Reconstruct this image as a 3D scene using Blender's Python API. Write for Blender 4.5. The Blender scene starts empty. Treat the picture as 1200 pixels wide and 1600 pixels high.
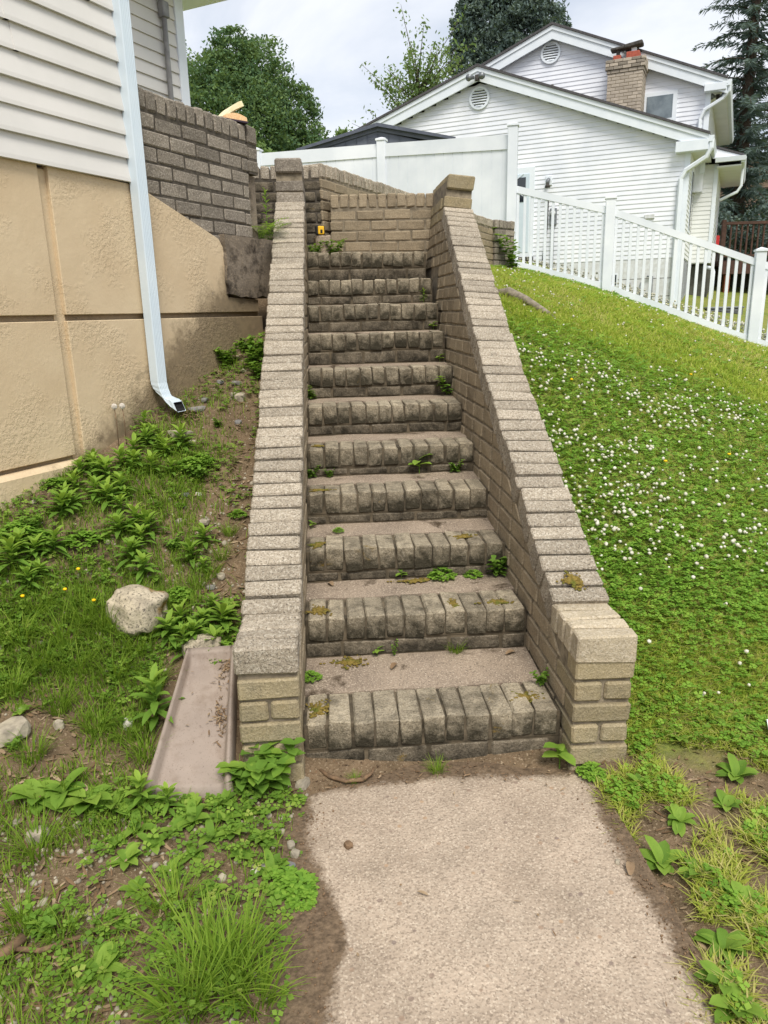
import bpy, bmesh, math, random
import numpy as np
from mathutils import Vector, Matrix, Euler, noise as mnoise
random.seed(7); RNG = np.random.default_rng(11)
R = math.radians
scene = bpy.context.scene
COL = scene.collection

# ------------------------------------------------------------------ camera
cam_d = bpy.data.cameras.new('camera'); cam = bpy.data.objects.new('camera', cam_d); COL.objects.link(cam)
CP, CR, CY = R(15.149), R(-1.399), R(3.775)
_F = Vector((math.sin(CY)*math.cos(CP), math.cos(CY)*math.cos(CP), -math.sin(CP)))
_R0 = Vector((math.cos(CY), -math.sin(CY), 0)); _U0 = _R0.cross(_F)
_Rr = math.cos(CR)*_R0 + math.sin(CR)*_U0; _U = -math.sin(CR)*_R0 + math.cos(CR)*_U0
CAMLOC = Vector((.128, -1.977, 1.33))
m = Matrix((_Rr, _U, -_F)).transposed().to_4x4(); m.translation = CAMLOC
cam.matrix_world = m
cam_d.sensor_fit = 'VERTICAL'; cam_d.sensor_height = 36; cam_d.sensor_width = 27
cam_d.lens = 1150/1600*36; cam_d.clip_start = .05; cam_d.clip_end = 2000
scene.camera = cam
scene.render.resolution_x = 768; scene.render.resolution_y = 1024

# ------------------------------------------------------------------ world and sun
SUN_EL, SUN_AZ = R(56), R(172)      # azimuth clockwise from +Y
world = bpy.data.worlds.new('World'); scene.world = world; world.use_nodes = True
wt = world.node_tree; wt.nodes.clear()
def wn(t, **k):
    n = wt.nodes.new(t)
    for a, b in k.items(): setattr(n, a, b)
    return n
wout = wn('ShaderNodeOutputWorld')
sky = wn('ShaderNodeTexSky', sky_type='NISHITA', sun_disc=False, sun_elevation=SUN_EL, sun_rotation=SUN_AZ)
sky.air_density = 1.0; sky.dust_density = 2.0; sky.ozone_density = 1.0
bg_sky = wn('ShaderNodeBackground'); bg_sky.inputs[1].default_value = .06
bg_cl = wn('ShaderNodeBackground'); bg_cl.inputs[1].default_value = 1.0
wtc = wn('ShaderNodeTexCoord'); wsep = wn('ShaderNodeSeparateXYZ'); wadd = wn('ShaderNodeMath', operation='ADD'); wadd.inputs[1].default_value = .35
wdx = wn('ShaderNodeMath', operation='DIVIDE'); wdy = wn('ShaderNodeMath', operation='DIVIDE'); wcomb = wn('ShaderNodeCombineXYZ')
wmx = wn('ShaderNodeMath', operation='MAXIMUM'); wmx.inputs[1].default_value = 0.0
L = wt.links.new
L(wtc.outputs['Generated'], wsep.inputs[0]); L(wsep.outputs[2], wmx.inputs[0]); L(wmx.outputs[0], wadd.inputs[0])
L(wsep.outputs[0], wdx.inputs[0]); L(wadd.outputs[0], wdx.inputs[1]); L(wsep.outputs[1], wdy.inputs[0]); L(wadd.outputs[0], wdy.inputs[1])
L(wdx.outputs[0], wcomb.inputs[0]); L(wdy.outputs[0], wcomb.inputs[1])
wno = wn('ShaderNodeTexNoise'); wno.inputs['Scale'].default_value = 2.2; wno.inputs['Detail'].default_value = 7; wno.inputs['Roughness'].default_value = .55; wno.inputs['Distortion'].default_value = .4
L(wcomb.outputs[0], wno.inputs['Vector'])
wr = wn('ShaderNodeValToRGB'); wr.color_ramp.elements[0].position = .33; wr.color_ramp.elements[0].color = (.45,)*3+(1,)
wr.color_ramp.elements[1].position = .62; wr.color_ramp.elements[1].color = (.97,)*3+(1,)
L(wno.outputs[0], wr.inputs[0])
wn2 = wn('ShaderNodeTexNoise'); wn2.inputs['Scale'].default_value = 1.3; wn2.inputs['Detail'].default_value = 5
L(wcomb.outputs[0], wn2.inputs['Vector'])
wr2 = wn('ShaderNodeValToRGB'); wr2.color_ramp.elements[0].position = .3; wr2.color_ramp.elements[0].color = (.37, .392, .43, 1)
wr2.color_ramp.elements[1].position = .68; wr2.color_ramp.elements[1].color = (.465, .47, .485, 1)
L(wn2.outputs[0], wr2.inputs[0]); L(wr2.outputs[0], bg_cl.inputs[0])
wmix = wn('ShaderNodeMixShader'); L(wr.outputs[0], wmix.inputs[0]); L(sky.outputs[0], bg_sky.inputs[0])
L(bg_sky.outputs[0], wmix.inputs[1]); L(bg_cl.outputs[0], wmix.inputs[2]); L(wmix.outputs[0], wout.inputs[0])
sun_d = bpy.data.lights.new('sun', 'SUN'); sun_d.energy = 1.5; sun_d.angle = R(22); sun_d.color = (1, .95, .86)
sun = bpy.data.objects.new('sun', sun_d); COL.objects.link(sun)
sdir = Vector((math.sin(SUN_AZ)*math.cos(SUN_EL), math.cos(SUN_AZ)*math.cos(SUN_EL), math.sin(SUN_EL)))
sun.rotation_euler = sdir.to_track_quat('Z', 'Y').to_euler()
vs = scene.view_settings; vs.view_transform = 'Standard'; vs.look = 'None'; vs.exposure = 1.28; vs.gamma = 1; vs.use_curve_mapping = False

# ------------------------------------------------------------------ materials
def lin(r, g, b):
    f = lambda c: (c/255/12.92) if c/255 <= .04045 else ((c/255+.055)/1.055)**2.4
    return (f(r), f(g), f(b), 1)
class NT:
    def __init__(s, name, rough=.85, spec=.3):
        s.m = bpy.data.materials.new(name); s.m.use_nodes = True; s.t = s.m.node_tree
        s.b = s.t.nodes['Principled BSDF']; s.b.inputs['Roughness'].default_value = rough
        s.b.inputs['Specular IOR Level'].default_value = spec
        s.pos = s.t.nodes.new('ShaderNodeNewGeometry').outputs['Position']
    def n(s, t, **k):
        q = s.t.nodes.new(t)
        for a, b in k.items(): setattr(q, a, b)
        return q
    def link(s, a, b): s.t.links.new(a, b)
    def noise(s, scale, detail=5, rough=.55, vec=None, dist=0):
        q = s.n('ShaderNodeTexNoise'); q.inputs['Scale'].default_value = scale; q.inputs['Detail'].default_value = detail
        q.inputs['Roughness'].default_value = rough; q.inputs['Distortion'].default_value = dist
        s.link(vec or s.pos, q.inputs['Vector']); return q.outputs[0]
    def ramp(s, f, stops, interp='LINEAR'):
        q = s.n('ShaderNodeValToRGB'); e = q.color_ramp.elements; q.color_ramp.interpolation = interp
        for i, (p, c) in enumerate(stops):
            el = e[i] if i < 2 else e.new(p)
            el.position = p; el.color = c if hasattr(c, '__len__') else (c, c, c, 1)
        s.link(f, q.inputs[0]); return q.outputs[0]
    def mix(s, f, a, b, mode='MIX'):
        q = s.n('ShaderNodeMix', data_type='RGBA', blend_type=mode)
        for v, i in ((f, 0), (a, 6), (b, 7)):
            if hasattr(v, 'links'): s.link(v, q.inputs[i])
            else: q.inputs[i].default_value = v
        return q.outputs[2]
    def math(s, op, a, b=0.0, c=None):
        q = s.n('ShaderNodeMath', operation=op)
        for v, i in ((a, 0), (b, 1)) + (((c, 2),) if c is not None else ()):
            if hasattr(v, 'links'): s.link(v, q.inputs[i])
            else: q.inputs[i].default_value = v
        return q.outputs[0]
    def rnd(s): return s.n('ShaderNodeObjectInfo').outputs['Random']
    def attr(s, name): return s.n('ShaderNodeAttribute', attribute_name=name).outputs['Fac']
    def bump(s, h, strength=.4, dist=.01):
        q = s.n('ShaderNodeBump'); q.inputs['Strength'].default_value = strength; q.inputs['Distance'].default_value = dist
        s.link(h, q.inputs['Height']); s.link(q.outputs[0], s.b.inputs['Normal'])
    def done(s, col):
        if hasattr(col, 'links'): s.link(col, s.b.inputs['Base Color'])
        else: s.b.inputs['Base Color'].default_value = col
        return s.m

def brick_mat(name, c1, c2, dark, speck, mould=.45, speckamt=.5, moss=0.0, var=.35, grit=140, bump=.5, damp=0.0):
    t = NT(name, .94, .15)
    big = t.noise(11, 5, .65)
    col = t.mix(t.ramp(big, [(.32, 0), (.68, 1)]), c1, c2)
    g = t.noise(grit, 4, .75); g2 = t.noise(grit*1.7, 3, .7)
    col = t.mix(t.math('MULTIPLY', t.ramp(g, [(.50, 0), (.60, 1)]), speckamt), col, speck)
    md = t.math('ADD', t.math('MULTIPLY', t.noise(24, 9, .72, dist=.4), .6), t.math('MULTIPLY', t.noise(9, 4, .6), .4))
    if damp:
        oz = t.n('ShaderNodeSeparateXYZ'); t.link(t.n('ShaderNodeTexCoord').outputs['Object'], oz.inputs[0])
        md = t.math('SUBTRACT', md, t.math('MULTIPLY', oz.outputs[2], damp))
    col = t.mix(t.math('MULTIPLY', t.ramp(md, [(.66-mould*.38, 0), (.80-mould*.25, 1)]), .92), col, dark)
    col = t.mix(t.math('MULTIPLY', t.ramp(g2, [(.36, 1), (.48, 0)]), speckamt), col, dark)
    r = t.math('ADD', t.math('MULTIPLY', t.rnd(), var), 1-var*.5)
    q = t.n('ShaderNodeHueSaturation'); t.link(r, q.inputs['Value']); t.link(col, q.inputs['Color']); col = q.outputs[0]
    if moss > 0:
        ms = t.noise(5.5, 7, .72, dist=.5)
        mc = t.mix(t.noise(70, 3), lin(96, 80, 34), lin(150, 124, 66))
        col = t.mix(t.math('MULTIPLY', t.ramp(ms, [(.68-moss*.25, 0), (.74-moss*.25, 1)]), t.ramp(g, [(.35, .3), (.5, 1)])), col, mc)
    h = t.math('ADD', g, t.math('MULTIPLY', t.noise(38, 5, .65), 1.2))
    t.bump(h, bump, .008)
    return t.done(col)

M = {}
M['cap_brick'] = brick_mat('weathered_cap_brick', lin(174, 162, 144), lin(152, 141, 124), lin(76, 69, 60), lin(204, 195, 178), .2, .75, .04, .3, 105, .9)
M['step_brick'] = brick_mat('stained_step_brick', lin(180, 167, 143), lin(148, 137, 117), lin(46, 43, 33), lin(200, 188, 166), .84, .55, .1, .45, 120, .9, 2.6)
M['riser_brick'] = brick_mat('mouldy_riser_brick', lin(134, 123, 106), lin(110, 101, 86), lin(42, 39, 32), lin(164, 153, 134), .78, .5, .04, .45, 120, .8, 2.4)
M['wall_brick'] = brick_mat('tan_wall_brick', lin(160, 144, 119), lin(138, 125, 104), lin(80, 72, 59), lin(182, 168, 145), .25, .45, 0, .3, 120, .6)
M['pier_brick'] = brick_mat('olive_tan_brick', lin(160, 145, 113), lin(146, 135, 111), lin(82, 77, 61), lin(188, 174, 146), .26, .45, 0, .25, 120, .6)
M['cream_brick'] = brick_mat('pale_worn_brick', lin(192, 178, 152), lin(172, 159, 136), lin(110, 98, 80), lin(214, 203, 184), .16, .5, .0, .25, 110, .6)
M['dark_brick'] = brick_mat('sooty_grey_brick', lin(124, 116, 105), lin(144, 135, 122), lin(74, 68, 61), lin(184, 175, 162), .25, .6, 0, .5, 110, .7)
M['far_brick'] = brick_mat('buff_chimney_brick', lin(182, 171, 156), lin(166, 155, 141), lin(128, 118, 108), lin(196, 186, 172), .1, .2, 0, .3, 60, .2)

def simple(name, c1, c2=None, rough=.8, scale=20, bump=0., bscale=60, spec=.3, detail=5, metal=0):
    t = NT(name, rough, spec); t.b.inputs['Metallic'].default_value = metal
    col = t.mix(t.ramp(t.noise(scale, detail), [(.35, 0), (.65, 1)]), c1, c2) if c2 else c1
    if bump: t.bump(t.noise(bscale, 4), bump, .004)
    return t.done(col)
M['mortar'] = simple('old_mortar', lin(146, 134, 114), lin(104, 95, 80), .95, 30, .6, 150)
M['dark_mortar'] = simple('dark_mortar', lin(66, 61, 54), lin(92, 85, 75), .95, 40, .6, 150)
M['mould_mortar'] = simple('mouldy_mortar', lin(60, 54, 43), lin(104, 93, 76), .95, 18, .6, 150)
M['siding'] = simple('white_vinyl_siding', lin(216, 213, 208), lin(205, 203, 198), .5, 2.2, .06, 300, detail=8)
M['siding_far'] = simple('neighbour_vinyl_siding', lin(234, 236, 241), lin(216, 220, 228), .5, 1.3, detail=8)
M['siding_cream'] = simple('cream_vinyl_siding', lin(226, 228, 226), lin(216, 218, 216), .5, 2)
M['trim_white'] = simple('white_aluminium_trim', lin(226, 232, 238), lin(218, 225, 232), .45, 4)
M['vinyl_white'] = simple('white_vinyl_fence', lin(232, 235, 240), lin(214, 219, 226), .45, 1.7, detail=8)
M['downspout'] = simple('pale_blue_white_metal', lin(196, 210, 220), lin(204, 216, 224), .35, 5, spec=.5)
M['downspout_dark'] = simple('downspout_inside', (.012, .012, .012, 1))
M['pipe_grey'] = simple('grey_conduit', lin(150, 150, 150), lin(120, 120, 122), .5, 10)
M['black_rubber'] = simple('black_cable', (.015, .015, .016, 1), rough=.6)
M['roof_dark'] = simple('dark_shingle', lin(70, 68, 70), lin(92, 90, 92), .95, 30, .4, 80)
M['shed_grey'] = simple('slate_grey_shed', lin(112, 117, 128), lin(102, 107, 118), .7, 5)
M['shed_roof'] = simple('dark_grey_shed_roof', lin(92, 97, 108), lin(80, 85, 96), .8, 20)
M['glass'] = simple('window_glass', lin(80, 92, 100), lin(120, 132, 138), .08, 3, spec=.8)
M['glass_dark'] = simple('dark_window_glass', lin(40, 46, 52), rough=.08, spec=.8)
M['terracotta'] = simple('terracotta', lin(176, 92, 74), lin(150, 78, 62), .8, 20)
M['soot'] = simple('sooty_stone', lin(86, 82, 78), lin(60, 58, 56), .9, 20)
M['foundation'] = simple('painted_block_foundation', lin(214, 217, 220), lin(196, 197, 197), .8, 12, .3, 40)
M['deck_wood'] = simple('stained_deck_wood', lin(86, 62, 52), lin(66, 48, 41), .8, 12, .2, 60)
M['post_wood'] = simple('orange_brown_post', lin(140, 82, 52), lin(112, 64, 42), .8, 12)
M['under_deck'] = simple('shaded_block', lin(92, 92, 84), lin(70, 70, 64), .9, 6)
M['far_wall'] = simple('pinkish_stucco', lin(196, 168, 150), lin(176, 150, 132), .9, 4)
M['metal_grey'] = simple('grey_metal', lin(140, 144, 148), lin(110, 114, 118), .4, 20, metal=.4)
M['bark'] = simple('grey_brown_bark', lin(92, 80, 68), lin(62, 54, 46), .95, 25, .6, 60)
M['root'] = simple('grey_root', lin(146, 136, 120), lin(112, 104, 92), .95, 40, .8, 90)
M['stick'] = simple('dry_twig', lin(134, 108, 82), lin(96, 78, 60), .9, 60)
M['rock'] = None
t = NT('granite_boulder', .9, .25)
c = t.mix(t.ramp(t.noise(14, 5), [(.3, 0), (.7, 1)]), lin(196, 184, 160), lin(150, 140, 122))
c = t.mix(t.ramp(t.noise(110, 3, .7), [(.5, 0), (.66, 1)]), c, lin(96, 90, 80)); t.bump(t.noise(50, 5), .7, .008)
c = t.mix(t.ramp(t.noise(7, 5, .6), [(.62, 0), (.68, 1)]), c, lin(128, 104, 58)); M['rock'] = t.done(c)
M['stone'] = simple('pale_stone', lin(176, 166, 146), lin(134, 126, 112), .9, 30, .4, 120)
M['stone_dark'] = simple('slate_chip', lin(110, 110, 112), lin(140, 134, 126), .9, 30, .4, 120)
t = NT('cast_concrete', .92, .25)
c = t.mix(t.ramp(t.noise(5, 5), [(.35, 0), (.65, 1)]), lin(154, 138, 120), lin(130, 116, 101))
c = t.mix(t.ramp(t.noise(160, 3, .7), [(.52, 0), (.66, 1)]), c, lin(188, 173, 154))
c = t.mix(t.ramp(t.noise(210, 2, .6), [(.32, 1), (.42, 0)]), c, lin(90, 80, 70))
c = t.mix(t.ramp(t.noise(6, 7, .7, dist=.5), [(.56, 0), (.66, 1)]), c, lin(74, 62, 48)); t.bump(t.noise(120, 4), .5, .004)
M['tread'] = t.done(c)
t = NT('dark_aged_concrete', .95, .2)
c = t.mix(t.ramp(t.noise(5, 6), [(.35, 0), (.65, 1)]), lin(112, 102, 90), lin(134, 122, 107))
c = t.mix(t.ramp(t.noise(120, 3, .7), [(.54, 0), (.66, 1)]), c, lin(150, 134, 112))
c = t.mix(t.ramp(t.noise(9, 6, .65), [(.5, 0), (.66, 1)]), c, lin(52, 45, 38)); t.bump(t.noise(90, 4), .6, .006)
M['slab'] = t.done(c)
# exposed-aggregate walk with a dried-mud patch on it
t = NT('exposed_aggregate', .9, .25)
c = t.mix(t.ramp(t.noise(6, 4), [(.3, 0), (.7, 1)]), lin(180, 163, 144), lin(157, 142, 125))
c = t.mix(t.math('MULTIPLY', t.ramp(t.noise(2.6, 7, .65, dist=.6), [(.46, 0), (.62, 1)]), .35), c, lin(136, 119, 102))
v = t.n('ShaderNodeTexVoronoi'); v.inputs['Scale'].default_value = 260; t.link(t.pos, v.inputs['Vector'])
sv = t.n('ShaderNodeSeparateColor'); t.link(v.outputs['Color'], sv.inputs[0])
c = t.mix(t.math('MULTIPLY', t.ramp(sv.outputs[0], [(.72, 0), (.78, 1)]), .55), c, lin(122, 108, 94))
c = t.mix(t.math('MULTIPLY', t.ramp(sv.outputs[1], [(.82, 0), (.88, 1)]), .45), c, lin(204, 190, 170))
v3 = t.n('ShaderNodeTexVoronoi'); v3.inputs['Scale'].default_value = 42; t.link(t.pos, v3.inputs['Vector'])
s3 = t.n('ShaderNodeSeparateColor'); t.link(v3.outputs['Color'], s3.inputs[0])
blob = t.math('MULTIPLY', t.ramp(s3.outputs[0], [(.86, 0), (.87, 1)]), t.ramp(v3.outputs['Distance'], [(.22, 1), (.3, 0)]))
c = t.mix(t.math('MULTIPLY', blob, .8), c, t.mix(s3.outputs[1], lin(120, 106, 98), lin(168, 140, 112)))
v2 = t.n('ShaderNodeTexVoronoi'); v2.inputs['Scale'].default_value = 110; t.link(t.pos, v2.inputs['Vector'])
mud = t.attr('mud')
mn = t.math('ADD', mud, t.math('ADD', t.math('MULTIPLY', t.math('SUBTRACT', t.noise(9, 8, .7), .5), 1.1), t.math('MULTIPLY', t.math('SUBTRACT', t.noise(120, 4, .7), .5), .5)))
c = t.mix(t.ramp(mn, [(.40, 0), (.66, 1)]), c, t.mix(t.ramp(t.noise(70, 6, .7), [(.3, 0), (.7, 1)]), lin(70, 58, 45), lin(126, 107, 86)))
t.bump(t.math('ADD', v2.outputs['Distance'], t.noise(60, 4)), .55, .004); M['walk'] = t.done(c)
# painted parging: peeling skin, damp stains near the soil
t = NT('yellow_parging', .75, .35)
tc = t.n('ShaderNodeTexCoord').outputs['Object']
c = t.mix(t.ramp(t.noise(4, 5), [(.3, 0), (.7, 1)]), lin(208, 188, 156), lin(198, 176, 143))
pe = t.ramp(t.noise(2.6, 5, .6), [(.46, .05), (.60, 1)])
sx = t.n('ShaderNodeSeparateXYZ'); t.link(tc, sx.inputs[0])
hgt_above = t.math('SUBTRACT', sx.outputs[2], t.math('MULTIPLY_ADD', sx.outputs[0], .335, .90))
reach = t.math('MULTIPLY_ADD', t.math('SMOOTH_MIN', t.math('MAXIMUM', t.math('ADD', sx.outputs[0], .45), 0), 1.3, .1), .40, .03)
nn = t.math('MULTIPLY_ADD', t.math('SUBTRACT', t.noise(8, 9, .75), .5), .55, 0)
st = t.math('SUBTRACT', reach, t.math('ADD', hgt_above, nn))
c = t.mix(t.ramp(t.math('ADD', st, .5), [(.47, 0), (.60, .9)]), c, t.mix(t.noise(25, 5), lin(96, 84, 68), lin(152, 133, 104)))
c = t.mix(t.ramp(t.noise(7, 5, .6), [(.71, 0), (.73, 1)]), c, lin(128, 122, 112))
flake = t.noise(62, 5, .62)
h = t.math('ADD', t.math('MULTIPLY', t.math('MULTIPLY', t.ramp(flake, [(.42, 0), (.58, 1)]), pe), 1.0), t.math('MULTIPLY', t.noise(18, 5), .5))
t.bump(h, .36, .009); M['stucco'] = t.done(c)
# soil under everything; 'lawn' marks where turf thatch grows
t = NT('garden_soil', .95, .15)
soil = t.mix(t.ramp(t.noise(9, 6, .6), [(.3, 0), (.7, 1)]), lin(92, 78, 60), lin(124, 105, 83))
soil = t.mix(t.ramp(t.noise(120, 4, .7), [(.55, 0), (.68, 1)]), soil, lin(160, 142, 118))
soil = t.mix(t.ramp(t.noise(85, 3, .7), [(.30, 1), (.42, 0)]), soil, lin(56, 42, 30))
turf = t.mix(t.ramp(t.noise(2.2, 6, .6), [(.35, 0), (.65, 1)]), lin(118, 132, 58), lin(156, 150, 84))
turf = t.mix(t.ramp(t.noise(60, 4, .7), [(.4, 0), (.65, 1)]), turf, lin(92, 106, 48))
c = t.mix(t.ramp(t.math('ADD', t.attr('lawn'), t.math('MULTIPLY', t.math('SUBTRACT', t.noise(5, 6), .5), .7)), [(.4, 0), (.6, 1)]), soil, turf)
t.bump(t.math('ADD', t.noise(30, 6), t.math('MULTIPLY', t.noise(120, 4), .6)), .8, .012); M['ground'] = t.done(c)
t = NT('mauve_brown_plastic', .65, .3)
c = t.mix(t.ramp(t.noise(6, 5), [(.3, 0), (.7, 1)]), lin(140, 127, 117), lin(158, 144, 132)); c = t.mix(t.math('MULTIPLY', t.ramp(t.noise(13, 8, .7), [(.48, 0), (.66, 1)]), .45), c, lin(112, 94, 78)); c = t.mix(t.math('MULTIPLY', t.ramp(t.noise(170, 3), [(.6, 0), (.7, 1)]), .4), c, lin(88, 72, 60)); t.bump(t.noise(90, 4), .15, .003); M['tray'] = t.done(c)
M['yellow_plastic'] = simple('yellow_plastic', lin(236, 184, 28), rough=.4, spec=.5)
M['black_plastic'] = simple('black_plastic', (.02, .02, .02, 1), rough=.5)
M['paper'] = simple('cream_paper', lin(240, 232, 196), lin(230, 216, 170), .8, 30)
M['paper_edge'] = simple('page_edges', lin(226, 178, 130), lin(238, 206, 160), .8, 120)
M['book_cover'] = simple('dark_book_cover', lin(64, 44, 50), lin(50, 52, 74), .6, 10)
M['red'] = simple('red_plastic', lin(190, 48, 44), rough=.5)
M['white_paint'] = simple('white_plastic', lin(232, 234, 236), rough=.5)
M['flower'] = simple('clover_flower', lin(220, 219, 206), lin(170, 164, 136), .8, 90)
M['yellow_flower'] = simple('yellow_flower', lin(240, 196, 20), rough=.7)
M['puff'] = simple('seed_fluff', lin(220, 214, 204), lin(190, 182, 172), .9, 200)

def leaf_mat(name, stops, trans=.35, rough=.55):
    t = NT(name, max(rough, .65), .15)
    a = t.math('ADD', t.math('ADD', t.math('MULTIPLY', t.attr('rnd'), .72), t.math('MULTIPLY', t.rnd(), .14)), t.math('MULTIPLY', t.noise(55, 3), .22))
    col = t.ramp(a, stops)
    t.link(col, t.b.inputs['Base Color'])
    tr = t.n('ShaderNodeBsdfTranslucent'); mx = t.n('ShaderNodeMixShader'); mx.inputs[0].default_value = trans
    br = t.mix(.35, col, (.35, .5, .04, 1)); t.link(br, tr.inputs[0])
    t.link(t.b.outputs[0], mx.inputs[1]); t.link(tr.outputs[0], mx.inputs[2])
    t.link(mx.outputs[0], t.t.nodes['Material Output'].inputs[0]); return t.m
M['grass'] = leaf_mat('lawn_grass', [(0, (.15, .25, .03, 1)), (.4, (.32, .45, .055, 1)), (.75, (.47, .50, .09, 1)), (1, (.60, .50, .24, 1))], .45)
M['bank_grass'] = leaf_mat('bank_grass', [(0, (.08, .155, .018, 1)), (.5, (.18, .30, .03, 1)), (.93, (.30, .42, .06, 1)), (1, (.45, .40, .18, 1))], .45)
M['clover'] = leaf_mat('clover_leaf', [(0, (.11, .24, .032, 1)), (.6, (.23, .41, .052, 1)), (1, (.37, .52, .085, 1))], .4)
M['weed'] = leaf_mat('weed_leaf', [(0, (.08, .165, .028, 1)), (.5, (.17, .31, .045, 1)), (.9, (.34, .48, .07, 1)), (1, (.45, .48, .12, 1))], .4)
M['broad'] = leaf_mat('broad_leaf', [(0, (.08, .165, .024, 1)), (.5, (.16, .29, .04, 1)), (.9, (.28, .42, .065, 1)), (1, (.42, .44, .12, 1))], .4)
M['tree_leaf'] = leaf_mat('maple_leaf', [(0, (.045, .085, .055, 1)), (.5, (.085, .16, .075, 1)), (1, (.19, .27, .09, 1))], .3)  # tones lifted a little to stand in for distance haze
M['airy_leaf'] = leaf_mat('light_leaf', [(0, (.10, .17, .06, 1)), (.5, (.17, .26, .09, 1)), (1, (.26, .34, .13, 1))], .4)
M['needle'] = leaf_mat('conifer_needle', [(0, (.062, .092, .094, 1)), (.6, (.105, .15, .138, 1)), (1, (.165, .21, .155, 1))], .15)  # lightened needle colour takes the place of haze over the far conifers
M['chip'] = leaf_mat('dead_leaf_and_bark_chip', [(0, (.10, .055, .03, 1)), (.5, (.22, .14, .08, 1)), (1, (.42, .32, .21, 1))], .1, .8)

# ------------------------------------------------------------------ object helpers
def link_mesh(name, me, mat=None, parent=None, loc=(0, 0, 0), rot=(0, 0, 0), smooth=False):
    if mat is not None and not me.materials: me.materials.append(mat)
    if smooth: me.polygons.foreach_set('use_smooth', [True]*len(me.polygons))
    o = bpy.data.objects.new(name, me); COL.objects.link(o)
    o.location = loc; o.rotation_euler = rot
    if parent: o.parent = parent
    return o
def pymesh(name, v, f, mat=None, parent=None, loc=(0, 0, 0), rot=(0, 0, 0), smooth=False):
    me = bpy.data.meshes.new(name); me.from_pydata([tuple(p) for p in v], [], f); me.update()
    return link_mesh(name, me, mat, parent, loc, rot, smooth)
def tag(o, label, cat, group=None):
    o['label'] = label; o['category'] = cat
    if group: o['group'] = group
    return o
def thing(name, label, cat, loc=(0, 0, 0), rz=0, group=None):
    o = bpy.data.objects.new(name, None); COL.objects.link(o); o.location = loc; o.rotation_euler = (0, 0, rz)
    o.empty_display_size = .05
    return tag(o, label, cat, group)
def box_me(name, sx, sy, sz, bev=0., seg=1, jit=0., rs=None):
    """box centred in x and y, from z=-sz/2 to sz/2"""
    bm = bmesh.new(); bmesh.ops.create_cube(bm, size=1)
    for v in bm.verts: v.co = Vector((v.co.x*sx, v.co.y*sy, v.co.z*sz))
    if jit and rs:
        for v in bm.verts: v.co += Vector((rs.uniform(-jit, jit), rs.uniform(-jit, jit), rs.uniform(-jit, jit)))
    if bev: bmesh.ops.bevel(bm, geom=list(bm.edges)+list(bm.verts), offset=bev, segments=seg, affect='EDGES', profile=.6)
    me = bpy.data.meshes.new(name); bm.to_mesh(me); bm.free(); return me
def box(name, x0, x1, y0, y1, z0, z1, mat, parent=None, bev=0., rot=(0, 0, 0)):
    me = box_me(name, x1-x0, y1-y0, z1-z0, bev)
    return link_mesh(name, me, mat, parent, ((x0+x1)/2, (y0+y1)/2, (z0+z1)/2), rot)
def prism(name, poly, axis, a0, a1, mat, parent=None, bev=0.):
    """extrude a 2-D polygon along axis ('x','y','z') from a0 to a1; polygon in the other two axes in order"""
    def P(p, a): return {'x': (a, p[0], p[1]), 'y': (p[0], a, p[1]), 'z': (p[0], p[1], a)}[axis]
    n = len(poly); v = [P(p, a0) for p in poly]+[P(p, a1) for p in poly]
    f = [list(range(n)), list(range(2*n-1, n-1, -1))]+[[i, i+n, (i+1) % n+n, (i+1) % n] for i in range(n)]
    bm = bmesh.new(); bv = [bm.verts.new(p) for p in v]
    for q in f: bm.faces.new([bv[i] for i in q])
    bmesh.ops.recalc_face_normals(bm, faces=bm.faces)
    if bev: bmesh.ops.bevel(bm, geom=list(bm.edges), offset=bev, segments=1, affect='EDGES')
    me = bpy.data.meshes.new(name); bm.to_mesh(me); bm.free()
    return link_mesh(name, me, mat, parent)
def tube(name, pts, r, mat, parent=None, sides=8, radii=None, smooth=True):
    pts = [Vector(p) for p in pts]; v = []; f = []
    for i, p in enumerate(pts):
        d = (pts[min(i+1, len(pts)-1)]-pts[max(i-1, 0)]).normalized()
        a = d.orthogonal().normalized() if abs(d.z) < .99 else Vector((1, 0, 0)); 
        if i and (a.dot(pa) < 0): a = -a
        a = (a if i == 0 else (pa-d*pa.dot(d)).normalized()); pa = a; b = d.cross(a)
        rr = radii[i] if radii else r
        for k in range(sides):
            t_ = 2*math.pi*k/sides; v.append(p+rr*(math.cos(t_)*a+math.sin(t_)*b))
    for i in range(len(pts)-1):
        for k in range(sides):
            k2 = (k+1) % sides; f.append([i*sides+k, i*sides+k2, (i+1)*sides+k2, (i+1)*sides+k])
    f.append(list(range(sides-1, -1, -1))); f.append([(len(pts)-1)*sides+k for k in range(sides)])
    return pymesh(name, v, f, mat, parent, smooth=smooth)

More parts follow.
